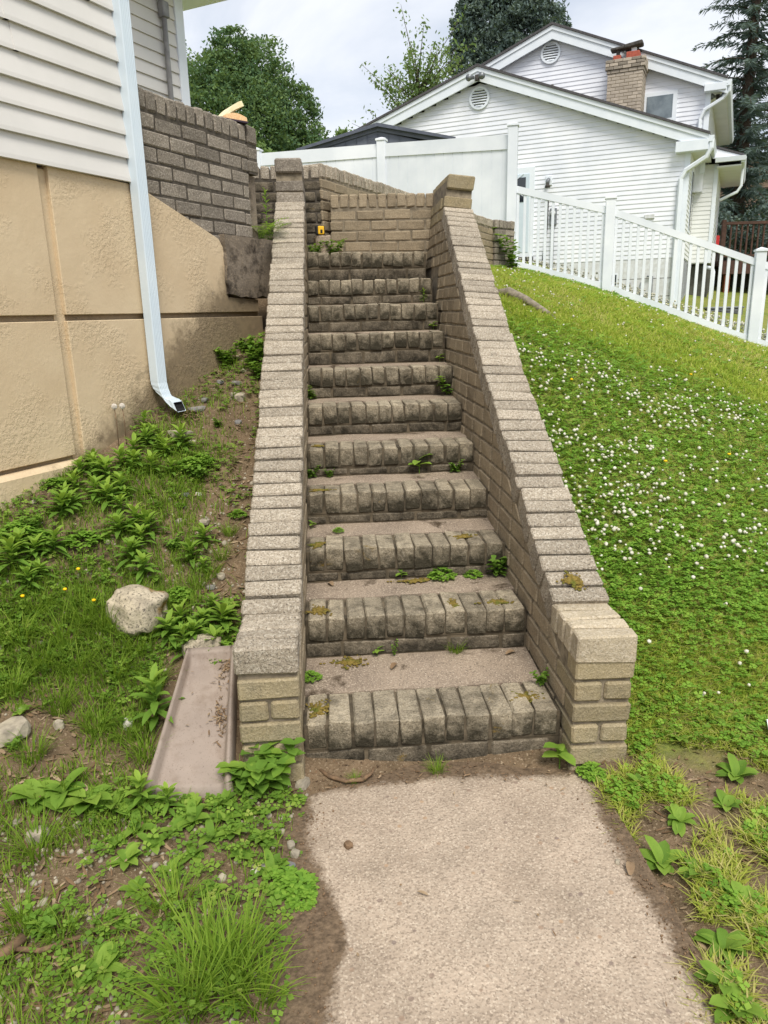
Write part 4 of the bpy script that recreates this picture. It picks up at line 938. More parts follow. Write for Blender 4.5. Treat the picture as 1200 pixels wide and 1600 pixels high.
def lance_weed(seed, h=.10, n=18, ll=.06):
    g = random.Random(seed); b = LB(); b.stem((0, 0, -.01), (0, 0, h), .003)
    for i in range(n):
        t_ = (i+.5)/n; az = i*2.4+g.uniform(-.3, .3); b.leaf((0, 0, h*(.15+.85*t_)), az, R(8+55*t_**1.6)+g.uniform(-.15, .15), ll*(1.1-.5*t_)*g.uniform(.8, 1.15), ll*.25, .7, 4, .3, .25+.65*t_*g.uniform(.8, 1))
    return b.mesh('lance_weed', 'weed')
def broad_weed(seed, n=8, ll=.08):
    g = random.Random(seed); b = LB()
    for i in range(n): b.leaf((0, 0, .0), i*2.4+g.uniform(-.4, .4), g.uniform(.35, 1.1), ll*g.uniform(.6, 1.15), ll*g.uniform(.38, .5), g.uniform(.7, 1.3), 5, .35, g.uniform(.2, .95), 'oval')
    return b.mesh('broadleaf_weed', 'broad')
def mound_weed(seed, r_=.05, n=130, lf=.012, h=.6):
    g = random.Random(seed); b = LB()
    for i in range(n):
        a = g.uniform(0, 6.28); q_ = math.sqrt(g.random()); z = h*r_*(1-q_*q_)*g.uniform(.4, 1.1)
        for k in range(3): b.leaf((q_*r_*math.cos(a), q_*r_*math.sin(a), z+.004), a+k*2.09+g.uniform(-.3, .3), g.uniform(-.1, .5), lf*g.uniform(.8, 1.3), lf*.85, .5, 2, .2, g.uniform(.1, .9), 'oval')
    return b.mesh('mound_weed', 'clover')
def bushy_weed(seed, h=.1, stems=6, lf=.03):
    g = random.Random(seed); b = LB()
    for s_ in range(stems):
        a = g.uniform(0, 6.28); ln = h*g.uniform(.6, 1.1); tip = Vector((math.cos(a)*ln*.55, math.sin(a)*ln*.55, ln*.85)); b.stem((0, 0, -.005), tip, .0018)
        m_ = 7
        for i in range(m_):
            t_ = (i+1)/m_
            for sd in (0, math.pi): b.leaf(tip*t_, a+1.57*(i % 2)+sd+g.uniform(-.3, .3), g.uniform(.0, .6), lf*g.uniform(.7, 1.1)*(1.15-.4*t_), lf*.55, .6, 3, .3, .2+.6*t_*g.random(), 'oval')
    return b.mesh('bushy_weed', 'weed')
def tri_weed(seed, h=.07, lf=.05):
    g = random.Random(seed); b = LB(); b.stem((0, 0, -.01), (0, 0, h*.7), .002)
    for i in range(5): b.leaf((0, 0, h*(.35+.1*i)), i*2.2+g.uniform(-.2, .2), g.uniform(.1, .6), lf*g.uniform(.7, 1.1), lf*.6, .7, 4, .3, g.uniform(.5, 1), 'oval')
    return b.mesh('seedling', 'broad')
def fern_plant(seed, h=.2, fr=7):
    g = random.Random(seed); b = LB()
    for s_ in range(fr):
        a = s_*2.4; p = Vector((0, 0, 0)); e = g.uniform(.7, 1.3); ln = h*g.uniform(.7, 1.15); m_ = 11
        for i in range(m_):
            d_ = Vector((math.cos(a)*math.cos(e), math.sin(a)*math.cos(e), math.sin(e)))*ln/m_; q_ = p+d_; b.stem(p, q_, .0012); p = q_; e -= .11
            for sd in (-1.25, 1.25): b.leaf(p, a+sd, .1, h*.24*math.sin(math.pi*(.15+.8*i/m_)), h*.065, .4, 2, .2, g.uniform(.2, .9))
    return b.mesh('fern', 'weed')
def tuft(seed, n=90, h=.13, spread=.05, mat='bank_grass'):
    g = random.Random(seed); b = LB()
    for i in range(n):
        a = g.uniform(0, 6.28); q_ = spread*math.sqrt(g.random()); a2 = a+g.uniform(-.8, .8)
        b.leaf((q_*math.cos(a), q_*math.sin(a), -.005), a2, R(90)-g.uniform(.05, .75), h*g.uniform(.5, 1.15), .0045*g.uniform(.7, 1.3), g.uniform(.3, 1.3), 4, .3, g.uniform(.1, 1), 'grass')
    return b.mesh('grass_tuft', mat)
def put(me, name, x, y, z, s, rz, label, cat, group=None, tiltx=0., tilty=0.):
    o = bpy.data.objects.new(name, me); COL.objects.link(o); o.location = (x, y, z); o.scale = (s, s, s); o.rotation_euler = (tiltx, tilty, rz)
    return tag(o, label, cat, group)
g = random.Random(21)
LANCE = [(-.81, 1.47), (-.746, 1.463), (-.692, 1.388), (-.624, 1.288), (-.751, 1.267), (-.701, 1.342), (-.895, 1.19), (-.871, 1.118), (-.778, 1.164), (-.721, 1.17), (-.641, 1.137), (-.815, 1.076), (-.742, .997), (-.772, .929), (-.831, .948), (-.648, .829), (-.594, .799), (-.608, .739), (-.696, .776), (-1.02, .618), (-.963, .621), (-.905, .649), (-.925, .832), (-.904, .875), (-.568, 1.14), (-.638, .661), (-.583, .604), (-.912, .983), (-.92, 1.089), (-.554, 1.351), (-.93, .544), (-1.014, .547), (-.457, .371), (-.421, .414), (-.293, .329), (-.33, .478), (-.346, .418), (-.291, .414), (-.424, .693), (-.388, .786)]
lm = [lance_weed(i, .05+.008*i, 18+i, .082) for i in range(5)]
for (x, y) in LANCE:
    if house_n(x, y) < .05: continue
    if g.random() < .45: put(g.choice(lm), 'lance_weed', x+g.uniform(-.06, .06), y-g.uniform(.02, .07), gz(x, y-.04), g.uniform(.5, .9), g.uniform(0, 6.28), 'star shaped lance leaved weed on the bank below the foundation', 'weed', 'lance leaved weeds on the bank')
    put(g.choice(lm), 'lance_weed', x, y, gz(x, y), g.uniform(.75, 1.15), g.uniform(0, 6.28), 'star shaped lance leaved weed on the bank below the foundation', 'weed', 'lance leaved weeds on the bank', g.uniform(-.15, .15), g.uniform(-.15, .15))
big = [lance_weed(40+i, .13, 20, .085) for i in range(2)]
BIGL = [(-.447, .079, 1.15, 'tall lance leaved weed standing beside the splash tray'), (-.397, .313, .8, 'lance leaved weed between the boulder and the splash tray'), (-.431, -.215, .75, 'lance leaved weed before the open end of the splash tray'), (-.362, -.215, .6, 'small lance leaved weed touching the splash tray lip')]
for (x, y, s_, lb) in BIGL: put(big[len(lb) % 2], 'lance_weed', x, y, gz(x, y), s_, g.uniform(0, 6), lb, 'weed')
nb_ = [bushy_weed(60+i, .14, 7, .06) for i in range(2)]
put(nb_[0], 'bushy_weed', -.10, -.135, gz(-.10, -.135), 1., .4, 'leafy nettle like weed at the foot of the brick pier', 'weed'); put(nb_[1], 'bushy_weed', -.150, -.14, gz(-.15, -.14), .9, 2., 'leafy weed between the splash tray and the brick pier', 'weed')
bmz = [broad_weed(i, 7+i, .075+.006*i) for i in range(4)]
BROAD = [(-.652, -.171, 1.1), (-.576, -.201, 1.1), (-.709, -.195, 1.), (-.512, -.218, .9), (-.237, -.308, .7), (-.294, -.26, .75), (-.336, -.289, .7), (-.212, -.247, .75), (-.378, -.34, .7), (-.431, -.28, .75), (-.103, -.321, .6), (-.156, -.368, .6), (-.072, -.419, .65), (-.409, -.686, .7), (-.388, -.467, .6), (-.22, -.2, .7), (-.305, -.22, .7), (-.213, -.469, .6), (-.43, -.389, .6), (-.155, -.23, .6), (-.104, -.232, .55), (-.27, -.36, .6), (-.32, -.41, .55), (-.47, -.33, .6), (-.18, -.30, .6)]
for i, (x, y, s_) in enumerate(BROAD):
    put(g.choice(bmz), 'broadleaf_weed', x, y, gz(x, y), s_, g.uniform(0, 6), 'big glossy broad leaved weed among the grass below the splash tray' if i < 4 else 'low broad leaved weed in the soil before the splash tray', 'weed', 'glossy broad leaved clump' if i < 4 else 'low broadleaf weeds before the splash tray')
BROAD_R = [(.905, -.473, .85), (.968, -.54, .8), (1.16, -.31, .8), (1.021, -.647, .7), (.923, -.744, .7), (.868, -.842, .75), (.864, -.894, .8), (1.247, -.198, .8), (1.144, -.049, .6), (1.278, .01, .7), (1.009, -.346, .6), (.958, -.214, .6), (1.091, .07, .5), (1.19, .157, .6), (1.408, .198, .6), (1.342, .299, .5), (1.141, .256, .5), (1.377, .491, .5), (1.192, .659, .45)]
for (x, y, s_) in BROAD_R: put(g.choice(bmz), 'plantain', x, y, gz(x, y), s_, g.uniform(0, 6), 'broad leaved plantain growing in the lawn edge beside the path', 'weed', 'plantains in the lawn')
tf = [tuft(i, 90, .13, .045) for i in range(4)]
TUFT = [(-.156, -.765, 1.35), (-.294, -.527, .9), (-.66, -.347, .9), (-.616, -.554, .75), (-.518, -.594, .6), (-.662, .394, 1.), (-.545, .325, 1.), (-.747, .409, 1.), (-.897, .431, .9), (-.765, -.075, .8), (-.628, .063, .8), (-.532, .051, .7), (-.749, .105, .8), (-.46, -.022, .8), (-.213, -.802, 1.1), (-.076, -.79, .9), (-.165, -.125, .7), (-.839, .23, .9), (-.725, .234, .9), (-.607, .229, .9), (-.347, .637, .6), (-.32, .72, .6), (-.387, .581, .6), (-.294, .824, .5), (-.484, .215, .8), (-.879, .116, .8), (-.915, .288, 1.), (-.788, .33, 1.), (-.19, -.70, 1.2), (-.12, -.70, 1.1)]
for i, (x, y, s_) in enumerate(TUFT): put(g.choice(tf), 'grass_tuft', x, y, gz(x, y), s_, g.uniform(0, 6), 'tall tuft of bright grass growing in the soil next to the path' if i in (0, 14, 15, 28, 29) else 'tuft of long grass on the bank left of the splash tray', 'grass tuft', 'grass tufts by the path' if i in (0, 14, 15, 28, 29) else 'grass tufts on the bank')
tri_seed = tri_weed(5, .06, .05); bs = [bushy_weed(80+i, .11, 7, .04) for i in range(3)]; mo = [mound_weed(i, .055, 120, .013) for i in range(3)]
BUSH = [(-.402, 2.16), (-.43, 2.08), (-.337, 2.22), (-.25, 1.971), (-.289, 2.058), (-.26, 2.15), (-.491, 1.202), (-.456, 1.246), (-1.0, 1.0), (-1.043, .706), (-.973, .694), (-.823, .722), (-.281, .326), (-.449, .538)]
for i, (x, y) in enumerate(BUSH):
    if house_n(x, y) < .04: continue
    if i < 6: put(g.choice(bs), 'bushy_weed', x, y, gz(x, y), g.uniform(.9, 1.3), g.uniform(0, 6), 'leafy weed in the shaded corner under the concrete slab', 'weed', 'weeds under the slab')
    else: put(g.choice(mo), 'mound_weed', x, y, gz(x, y), g.uniform(.9, 1.6), g.uniform(0, 6), 'low mound of small leaves on the bank', 'weed', 'mounded weeds on the bank')
for (x, y, s_) in ((-.013, -.488, 1.), (-.046, -.454, .8), (.003, -.52, .7)): put(g.choice(mo), 'mound_weed', x, y, max(gz(x, y), -.01), s_, g.uniform(0, 6), 'round leaved creeping weed spilling onto the path edge', 'weed', 'creeping weed at the path edge')
for i in range(46):
    x, y = g.uniform(-1.1, -.24), g.uniform(-.6, 1.9)
    if house_n(x, y) < .06 or (-.47 < x < -.17 and -.2 < y < .33) or (x > -.45 and y > .5 and g.random() < .5): continue
    kd = g.choice(['bushy', 'tri', 'broad', 'mound'])
    put({'bushy': g.choice(bs), 'tri': tri_seed, 'broad': g.choice(bmz), 'mound': g.choice(mo)}[kd], {'bushy': 'bushy_weed', 'tri': 'seedling', 'broad': 'broadleaf_weed', 'mound': 'mound_weed'}[kd], x, y, gz(x, y), g.uniform(.35, .8), g.uniform(0, 6.28), {'bushy': 'small upright leafy weed among the bank grass', 'tri': 'few leaved seedling among the bank grass', 'broad': 'small broad leaved weed among the bank grass', 'mound': 'small cushion of tiny leaves among the bank grass'}[kd], 'weed', 'mixed small weeds: '+kd)
# weeds rooted in the treads: x, tread, kind, size, y offset
STEPW = [(.52, 4, 'tri', 1.1, 0, 'bright three leaved seedling on the fourth tread'), (.69, 4, 'bushy', .5, 0, 'trailing weed on the fourth tread against the lawn side wall'), (.10, 4, 'bushy', .35, 0, 'tiny weed on the fourth tread near the tray side wall'), (.02, 6, 'bushy', .6, 0, 'leafy weed on the sixth tread against the tray side wall'), (.018, 4, 'bushy', .45, 0, 'small weed wedged against the tray side wall on the fourth tread'), (.755, 6, 'vine', .8, 0, 'heart leaved vine climbing beside the sixth tread'), (.73, 9, 'lance', .6, 0, 'lance leaved weed in the corner of the ninth tread'), (.755, 8, 'tri', .6, 0, 'seedling in the corner of the eighth tread'), (.755, 7, 'tri', .55, 0, 'seedling in the corner of the seventh tread'), (.37, 2, 'tri', .5, 0, 'small seedling on the second tread left of the round weeds'), (.53, 2, 'mound', .85, 0, 'largest round leafy weed on the second tread'), (.655, 2, 'mound', .55, 0, 'smaller round weed on the second tread'), (.745, 2, 'bushy', .8, 0, 'upright leafy weed in the corner of the second tread'), (.31, 1, 'sprig', .7, 0, 'thin upright sprig on the first tread'), (.25, 1, 'tri', .45, 0, 'two leaved seedling on the first tread'), (.53, 1, 'tuft', .42, 0, 'little grass clump on the first tread'), (.765, 1, 'bushy', .4, -.26, 'small weed on the first tread against the lawn side wall'), (.018, 1, 'mound', .5, -.14, 'mossy little weed on the first tread against the tray side wall'), (.13, 3, 'mound', .35, -.1, 'tiny creeping weed on the third tread'), (.02, 3, 'tri', .35, -.03, 'tiny seedling on the third tread against the tray side wall')]
tr = tri_weed(1); vn = bushy_weed(95, .14, 3, .055); sg = bushy_weed(96, .11, 2, .012); lz = lance_weed(97, .11, 14, .06)
for (x, k, kd, s_, dy, lb) in STEPW:
    me = {'tri': tr, 'bushy': bs[1], 'mound': mo[0], 'vine': vn, 'lance': lz, 'sprig': sg, 'tuft': tf[1]}[kd]
    put(me, {'tri': 'seedling', 'tuft': 'grass_tuft', 'mound': 'mound_weed'}.get(kd, 'step_weed'), x, SY[k]-.012+dy, SZ[k-1]+.003, s_*1.2, g.uniform(0, 6), lb, 'weed')
put(tr, 'seedling', .762, -.085, .0, 1.2, 1., 'bright seedling at the foot of the cream topped pier', 'weed'); put(mo[1], 'mound_weed', .85, -.125, .0, .8, 1., 'round leaved weed before the cream topped pier', 'weed')
put(tf[0], 'grass_tuft', .148, -.085, -.004, .28, 0, 'tiny grass sprout beside the curved twig', 'grass tuft'); put(tf[2], 'grass_tuft', .394, -.06, -.004, .4, 0, 'small grass sprout at the middle of the bottom step', 'grass tuft')
fe = [fern_plant(i, .17, 8) for i in range(2)]
fx, fy = HO[0]+HU[0]*.98+.02, HO[1]+HU[1]*.98
put(fe[0], 'fern', -.245, 2.56, 1.745, 1.25, .3, 'bright feathery weed on top of the concrete slab', 'weed'); put(fe[1], 'fern', -.20, 2.66, 1.75, 1.1, 2, 'feathery weed against the stair wall on the concrete slab', 'weed')
put(lance_weed(120, .30, 26, .055), 'tall_weed', -.215, 2.72, 1.74, 1., 0, 'tall dark stemmed weed rising before the mouldy wall', 'weed')
put(bs[0], 'bushy_weed', .055, 3.33, 1.712, .9, 0, 'yellow green weed on the landing beside the tape measure', 'weed'); put(bs[2], 'bushy_weed', .185, 3.40, 1.712, 1.1, 0, 'dense green weed on the landing below the short wall', 'weed')
put(bushy_weed(130, .55, 9, .09), 'shrub', 2.35, 7.05, 1.78, 1., 0, 'small green shrub between the garden wall end and the fence post', 'shrub')
# dandelion clocks against the foundation
for i, (x, y, h_) in enumerate(((-.83, 1.345, .17), (-.80, 1.36, .165))):
    z = gz(x, y); dn = thing('dandelion', 'dandelion seed head on a thin stalk against the yellow foundation', 'dandelion', (x, y, z), 0, 'dandelion clocks')
    tube('stalk', [(0, 0, 0), (.004, -.004, h_*.6), (.0, 0, h_)], .0018, M['stick'], dn, 5)
    bm = bmesh.new(); bmesh.ops.create_icosphere(bm, subdivisions=2, radius=.011)
    fs = list(bm.faces); ex = bmesh.ops.poke(bm, faces=fs)
    for v in ex['verts']: v.co *= 1.35
    me = bpy.data.meshes.new('seed_head'); bm.to_mesh(me); bm.free(); link_mesh('seed_head', me, M['puff'], dn, (0, 0, h_+.008))

# ------------------------------------------------------------------ grass, clover and litter (ground cover)
def blades(name, X, Y, Hh, W, lean_, mat, rnd, kind=True, seg=2):
    n = len(X); Z = ground_z(X, Y)-.004; az = RNG.uniform(0, 6.283, n); dx, dy = np.cos(az), np.sin(az); sx, sy = -dy, dx
    ln = lean_*Hh; rows = []
    for t_, wf in ((0, 1.), (.55, .75), (1., .0)):
        cx, cy, cz = X+dx*ln*t_**1.8, Y+dy*ln*t_**1.8, Z+Hh*(t_-.18*lean_*t_*t_)
        if wf > 0: rows.append(np.stack([cx-sx*W*wf/2, cy-sy*W*wf/2, cz], -1)); rows.append(np.stack([cx+sx*W*wf/2, cy+sy*W*wf/2, cz], -1))
        else: rows.append(np.stack([cx, cy, cz], -1))
    V = np.stack(rows, 1).reshape(-1, 3); b = np.arange(n)*5
    F = np.concatenate([np.stack([b, b+1, b+3], -1), np.stack([b, b+3, b+2], -1), np.stack([b+2, b+3, b+4], -1)])
    me = np_mesh(name, V, F, M[mat], rnd=np.repeat(rnd, 5), smooth_=True)
    o = link_mesh(name, me); o['kind'] = 'stuff'; return o
def vnoise(x, y, s, seed=0):
    xs, ys = x*s+seed*17.3, y*s+seed*5.1; xi, yi = np.floor(xs), np.floor(ys); fx_, fy_ = xs-xi, ys-yi; fx_ = fx_*fx_*(3-2*fx_); fy_ = fy_*fy_*(3-2*fy_)
    h_ = lambda a, b: np.modf(np.abs(np.sin(a*127.1+b*311.7+seed*74.7)*43758.5453))[0]
    return (h_(xi, yi)*(1-fx_)+h_(xi+1, yi)*fx_)*(1-fy_)+(h_(xi, yi+1)*(1-fx_)+h_(xi+1, yi+1)*fx_)*fy_
def fb(x, y, s, seed=0): return .5*vnoise(x, y, s, seed)+.3*vnoise(x, y, s*2.1, seed+1)+.2*vnoise(x, y, s*4.3, seed+2)
def in_wall_B(x, y): # strip taken by the garden wall
    u = (x-.115)*HU[0]+(y-3.55)*HU[1]; n_ = (x-.115)*HN[0]+(y-3.55)*HN[1]; return (u > -.1) & (u < 4.1) & (n_ < .03)
def sample(n, x0, x1, y0, y1, dref, dmax=99):
    """points with density falling with the square of the distance from the viewing end of the garden"""
    X = RNG.uniform(x0, x1, n*6); Y = RNG.uniform(y0, y1, n*6); d2 = (X-.13)**2+(Y+1.98)**2
    keep = RNG.random(n*6) < np.minimum(1, dref**2/d2); return X[keep][:n], Y[keep][:n]
def fence_y(x): return 8.75-(x-2.70)*.339
def lawn_ok(x, y):
    a = (x > 1.0+.03*np.sin(y*31)) | ((y < -.13) & (x > .835+.03*np.sin(y*9)+.03*np.sin(y*23)))
    return a & ~in_wall_B(x, y) & ~((y > 2.8) & (x < 1.12)) & ((x > 1.3) | (y < 4.5)) 
X, Y = sample(360000, .80, 6.5, -1.3, 9.2, 2.2)
cl = fb(X, Y, 1.1, 3)
band = smooth((Y-.15)/.5)*smooth((2.9-Y-.25*(X-1))/.7)            # the clover belt across the slope
clover = np.clip(band*1.1-.25+(cl-.5)*1.6, 0, 1)
near = smooth((.5-Y)/.6)*smooth((2.2-X)/.6)
bare = fb(X, Y, 4.3, 9) < .50*smooth((.12-Y)/.3)*smooth((1.75-X)/.5)
k = lawn_ok(X, Y) & (RNG.random(len(X)) < 1-.75*clover) & ~bare & (Y < fence_y(X)+.3)
Xg, Yg = X[k], Y[k]; dist = np.sqrt((Xg-.13)**2+(Yg+1.98)**2)
dry = fb(Xg, Yg, 1.7, 5)
rn = np.clip(.15+.2*smooth((.1-Yg)/.3)+.75*RNG.random(len(Xg))*(.55+.9*dry)+.25*smooth((Yg-2.2)/1.5)*dry, 0, 1)
blades('lawn_grass', Xg, Yg, RNG.uniform(.018, .045, len(Xg))*(1+.15*dist/4), RNG.uniform(.003, .0055, len(Xg))*np.maximum(1, dist/3.0), RNG.uniform(.5, 1.9, len(Xg)), 'grass', rn)
# clover: three leaflets each
def clover_patch(name, X, Y, s, mat='clover'):
    n = len(X); Z = ground_z(X, Y)+RNG.uniform(.01, .035, n); a0 = RNG.uniform(0, 6.283, n); Vs = []; Fs = []; tlt = RNG.uniform(-.35, .35, (n, 2))
    for q_ in range(3):
        a = a0+q_*2.094; dx, dy = np.cos(a), np.sin(a); sx, sy = -dy, dx
        pts = []
        for (l_, w_, u_) in ((0.05, 0, 0), (.55, -.5, .12), (1.05, 0, .06), (.55, .5, .12)):
            px, py = (dx*l_+sx*w_)*s, (dy*l_+sy*w_)*s; pts.append(np.stack([X+px, Y+py, Z+u_*s+px*tlt[:, 0]+py*tlt[:, 1]], -1))
        Vs.append(np.stack(pts, 1))
    V = np.stack(Vs, 1).reshape(-1, 3); F = np.arange(n*12).reshape(-1, 4)
    o = link_mesh(name, np_mesh(name, V, F, M[mat], rnd=np.repeat(np.clip(RNG.normal(.5, .25, n), 0, 1), 12), smooth_=True)); o['kind'] = 'stuff'; return o
X, Y = sample(120000, .86, 6.0, -1.2, 8.6, 2.4); cl = fb(X, Y, 1.1, 3); band = smooth((Y-.15)/.5)*smooth((2.9-Y-.25*(X-1))/.7)
dn_ = np.clip(band*1.1-.2+(cl-.5)*1.6, 0, 1)+.22*smooth((1.0-Y)/.8)+.05
fenceline = smooth((Y-fence_y(X)+1.2)/.8); dn_ = np.maximum(dn_, .8*fenceline)
k = lawn_ok(X, Y) & (RNG.random(len(X)) < dn_) & ~(fb(X, Y, 4.3, 9) < .55*smooth((.12-Y)/.3)*smooth((1.75-X)/.5)) & (Y < fence_y(X)+1.0); Xc, Yc = X[k], Y[k]; dist = np.sqrt((Xc-.13)**2+(Yc+1.98)**2)
clover_patch('clover_leaves', Xc, Yc, RNG.uniform(.009, .016, len(Xc))*np.maximum(1, dist/3.6))
# clover flower heads
def heads(name, X, Y, r_, mat, zoff):
    bm = bmesh.new(); bmesh.ops.create_icosphere(bm, subdivisions=1, radius=1)
    bmesh.ops.poke(bm, faces=list(bm.faces)[::2]); bv = np.array([tuple(v.co*(1+.12*math.sin(i*3.7))) for i, v in enumerate(bm.verts)]); bmesh.ops.triangulate(bm, faces=bm.faces); bf = np.array([[v.index for v in f_.verts] for f_ in bm.faces]); bm.free()
    n = len(X); Z = ground_z(X, Y)+zoff; sq = RNG.uniform(.7, 1.0, n)
    V = np.stack([X, Y, Z], -1)[:, None, :]+bv[None]*np.stack([r_, r_, r_*sq], -1)[:, None, :]
    F = (bf[None]+(np.arange(n)*len(bv))[:, None, None]).reshape(-1, 3)
    o = link_mesh(name, np_mesh(name, V.reshape(-1, 3), F, M[mat])); o['kind'] = 'stuff'; return o
X, Y = sample(26000, 1.0, 6.2, -.6, 9.0, 2.6); cl = fb(X, Y, 1.6, 3); band = smooth((Y-.35)/.5)*smooth((2.8-Y-.25*(X-1))/.6); patch = fb(X, Y, 2.6, 12)
dn_ = np.clip(band*(.06+1.5*np.clip((patch-.45)*4, 0, 1)), 0, 1)*.55+.02*smooth((Y+.3)/.6)+.06*np.clip((fb(X, Y, 1.5, 14)-.55)*5, 0, 1)+.45*smooth((Y-fence_y(X)+.9)/.6)
k = lawn_ok(X, Y) & (RNG.random(len(X)) < dn_) & (Y < fence_y(X)+.9); Xf, Yf = X[k], Y[k]
heads('clover_flowers', Xf, Yf, RNG.uniform(.0048, .0108, len(Xf))*np.maximum(1, np.sqrt((Xf-.13)**2+(Yf+1.98)**2)/6), 'flower', RNG.uniform(.018, .05, len(Xf)))
# daisies in the rough beyond the fence
X = RNG.uniform(2.9, 8, 1800); Y = fence_y(X)+RNG.uniform(.05, 1.3, 1800); blades('rough_grass', X, Y, RNG.uniform(.08, .2, 1800), RNG.uniform(.008, .014, 1800), RNG.uniform(.2, .7, 1800), 'grass', RNG.random(1800))
X = RNG.uniform(2.8, 7.6, 1500); Y = fence_y(X)+RNG.uniform(.1, 1.2, 1500); heads('fence_flowers', X, Y, RNG.uniform(.012, .022, 1500), 'flower', RNG.uniform(.08, .24, 1500))
for i, (x, y) in enumerate(((1.62, 1.2), (2.0, 1.35), (1.35, 1.75), (2.25, 2.3))):
    tag(link_mesh('dandelion_flower', rock_mesh('dandelion_flower', .009, .009, .005, i, 1, .1, 'yellow_flower'), None, None, (x, y, gz(x, y)+.045)), 'yellow dandelion flower among the white clover', 'flower', 'yellow flowers in the clover')
for i, (x, y) in enumerate(((-.80, .43), (-.78, .52), (-.70, .40), (-.92, .38))):
    tag(link_mesh('dandelion_flower', rock_mesh('dandelion_flower', .007, .007, .005, i, 1, .1, 'yellow_flower'), None, None, (x, y, gz(x, y)+.09)), 'small yellow flower in the long grass left of the boulder', 'flower', 'yellow flowers on the bank')
# bank: patchy grass, creeping leaves, bark litter, grit
def bank_ok(x, y): return (x < -.19) & (house_n(x, y) > .03) & (y < 2.35)
X, Y = sample(170000, -1.9, -.02, -1.2, 2.4, 2.0); pch = fb(X, Y, 2.6, 31)
strip = smooth((-.33-X+.18*np.clip(Y, 0, 2)*.4)/.15); green = np.clip((pch-.27)*4, 0, 1)*(.12+.88*strip)*(1-.85*smooth((X+.50+.10*(fb(X, Y, 4, 77)-.5)*4)/.16)*smooth((Y-.40)/.3))*np.where(Y > -.05, 1, .55)*np.where(Y < -.45, .45, 1)
k = (bank_ok(X, Y) | ((Y < -.15) & (X < -.02))) & (RNG.random(len(X)) < green) & ~((X > -.45) & (X < -.18) & (Y > -.18) & (Y < .31)); Xb, Yb = X[k], Y[k]
blades('bank_grass', Xb, Yb, RNG.uniform(.02, .075, len(Xb))*(.6+.6*fb(Xb, Yb, 3, 40)), RNG.uniform(.0025, .0045, len(Xb)), RNG.uniform(.2, 1.1, len(Xb)), 'bank_grass', RNG.random(len(Xb)))
X, Y = sample(36000, -1.9, .02, -1.2, 2.4, 2.0); pch = fb(X, Y, 3.1, 51)
k = (bank_ok(X, Y) | ((Y < -.15) & (X < 0))) & (RNG.random(len(X)) < np.clip((pch-.47)*5, 0, .9)*np.where(Y < -.2, .3, .9)) & ~((X > -.45) & (X < -.18) & (Y > -.18) & (Y < .31)); clover_patch('creeping_leaves', X[k], Y[k], RNG.uniform(.008, .017, k.sum()), 'broad')
def chips(name, X, Y, ln, wd, mat, z=None, up=.003):
    n = len(X); Z = (ground_z(X, Y) if z is None else z)+RNG.uniform(.0, up, n)+.002; a = RNG.uniform(0, 6.283, n); dx, dy = np.cos(a), np.sin(a); tl = RNG.uniform(-.35, .35, n); rl = RNG.uniform(-.5, .5, n)
    P_ = []
    for (l_, w_) in ((-.5, -.3), (-.1, -.5), (.5, -.15), (.45, .3), (0, .5), (-.5, .25)):
        P_.append(np.stack([X+dx*l_*ln-dy*w_*wd, Y+dy*l_*ln+dx*w_*wd, Z+l_*ln*tl+w_*wd*rl+.15*ln*abs(tl)], -1))
    V = np.stack(P_, 1).reshape(-1, 3); b = np.arange(n)*6; F = np.concatenate([np.stack([b, b+1, b+4, b+5], -1), np.stack([b+1, b+2, b+3, b+4], -1)])
    o = link_mesh(name, np_mesh(name, V, F, M[mat], rnd=np.repeat(RNG.random(n), 6))); o['kind'] = 'stuff'; return o
X, Y = sample(8000, -1.6, .02, -1.2, 2.3, 2.0); k = (bank_ok(X, Y) | ((Y < -.1) & (X < .03))) & (RNG.random(len(X)) < np.clip(.12+(fb(X, Y, 1.8, 61)-.45)*2+.7*((Y < -.45) & (X < -.2))+.35*smooth((X+.48)/.16)*smooth((Y-.3)/.3), 0, 1)) & ~((X > -.45) & (X < -.18) & (Y > -.18) & (Y < .31))
chips('bark_litter', X[k], Y[k], RNG.uniform(.012, .05, k.sum()), RNG.uniform(.004, .011, k.sum()), 'chip', up=.006)
X, Y = sample(700, .84, 1.6, -1.1, .1, 2.0); chips('dead_leaf_litter', X, Y, RNG.uniform(.01, .03, len(X)), RNG.uniform(.004, .01, len(X)), 'chip', up=.004)
X = RNG.uniform(.05, .8, 90); Y = np.where(RNG.random(90) < .5, RNG.uniform(-.13, -.01, 90), RNG.uniform(-.95, -.1, 90)); k = (Y > -.13) | (RNG.random(90) < .25); chips('path_litter', X[k], Y[k], RNG.uniform(.006, .02, k.sum()), RNG.uniform(.003, .006, k.sum()), 'chip', z=np.full(k.sum(), -.002))
X = np.concatenate([RNG.normal(.03, .03, 260), RNG.normal(.83, .025, 260), RNG.uniform(.05, .8, 200)]); Y = np.concatenate([RNG.uniform(-.95, -.05, 520), RNG.uniform(-.11, -.015, 200)]); heads('path_grit', X, Y, RNG.uniform(.001, .0034, 720), 'stick', np.maximum(-.005-ground_z(X, Y), 0)+.001)
LX = []; LY = []; LZ = []
for i in range(130):
    s_, t_ = (g.gauss(.80, .07), g.choice([g.gauss(.82, .06), g.gauss(.45, .07)])) if i < 122 else (g.uniform(.2, .9), g.uniform(.1, .95))
    p = tray_pt(min(max(s_, .14), .88), min(max(t_, .05), .92)); LX.append(p.x); LY.append(p.y); LZ.append(p.z+.001)
chips('tray_litter', np.array(LX), np.array(LY), RNG.uniform(.008, .028, 130), RNG.uniform(.002, .006, 130), 'chip', z=np.array(LZ), up=.006)
dx_, dy_ = -.565, 1.60
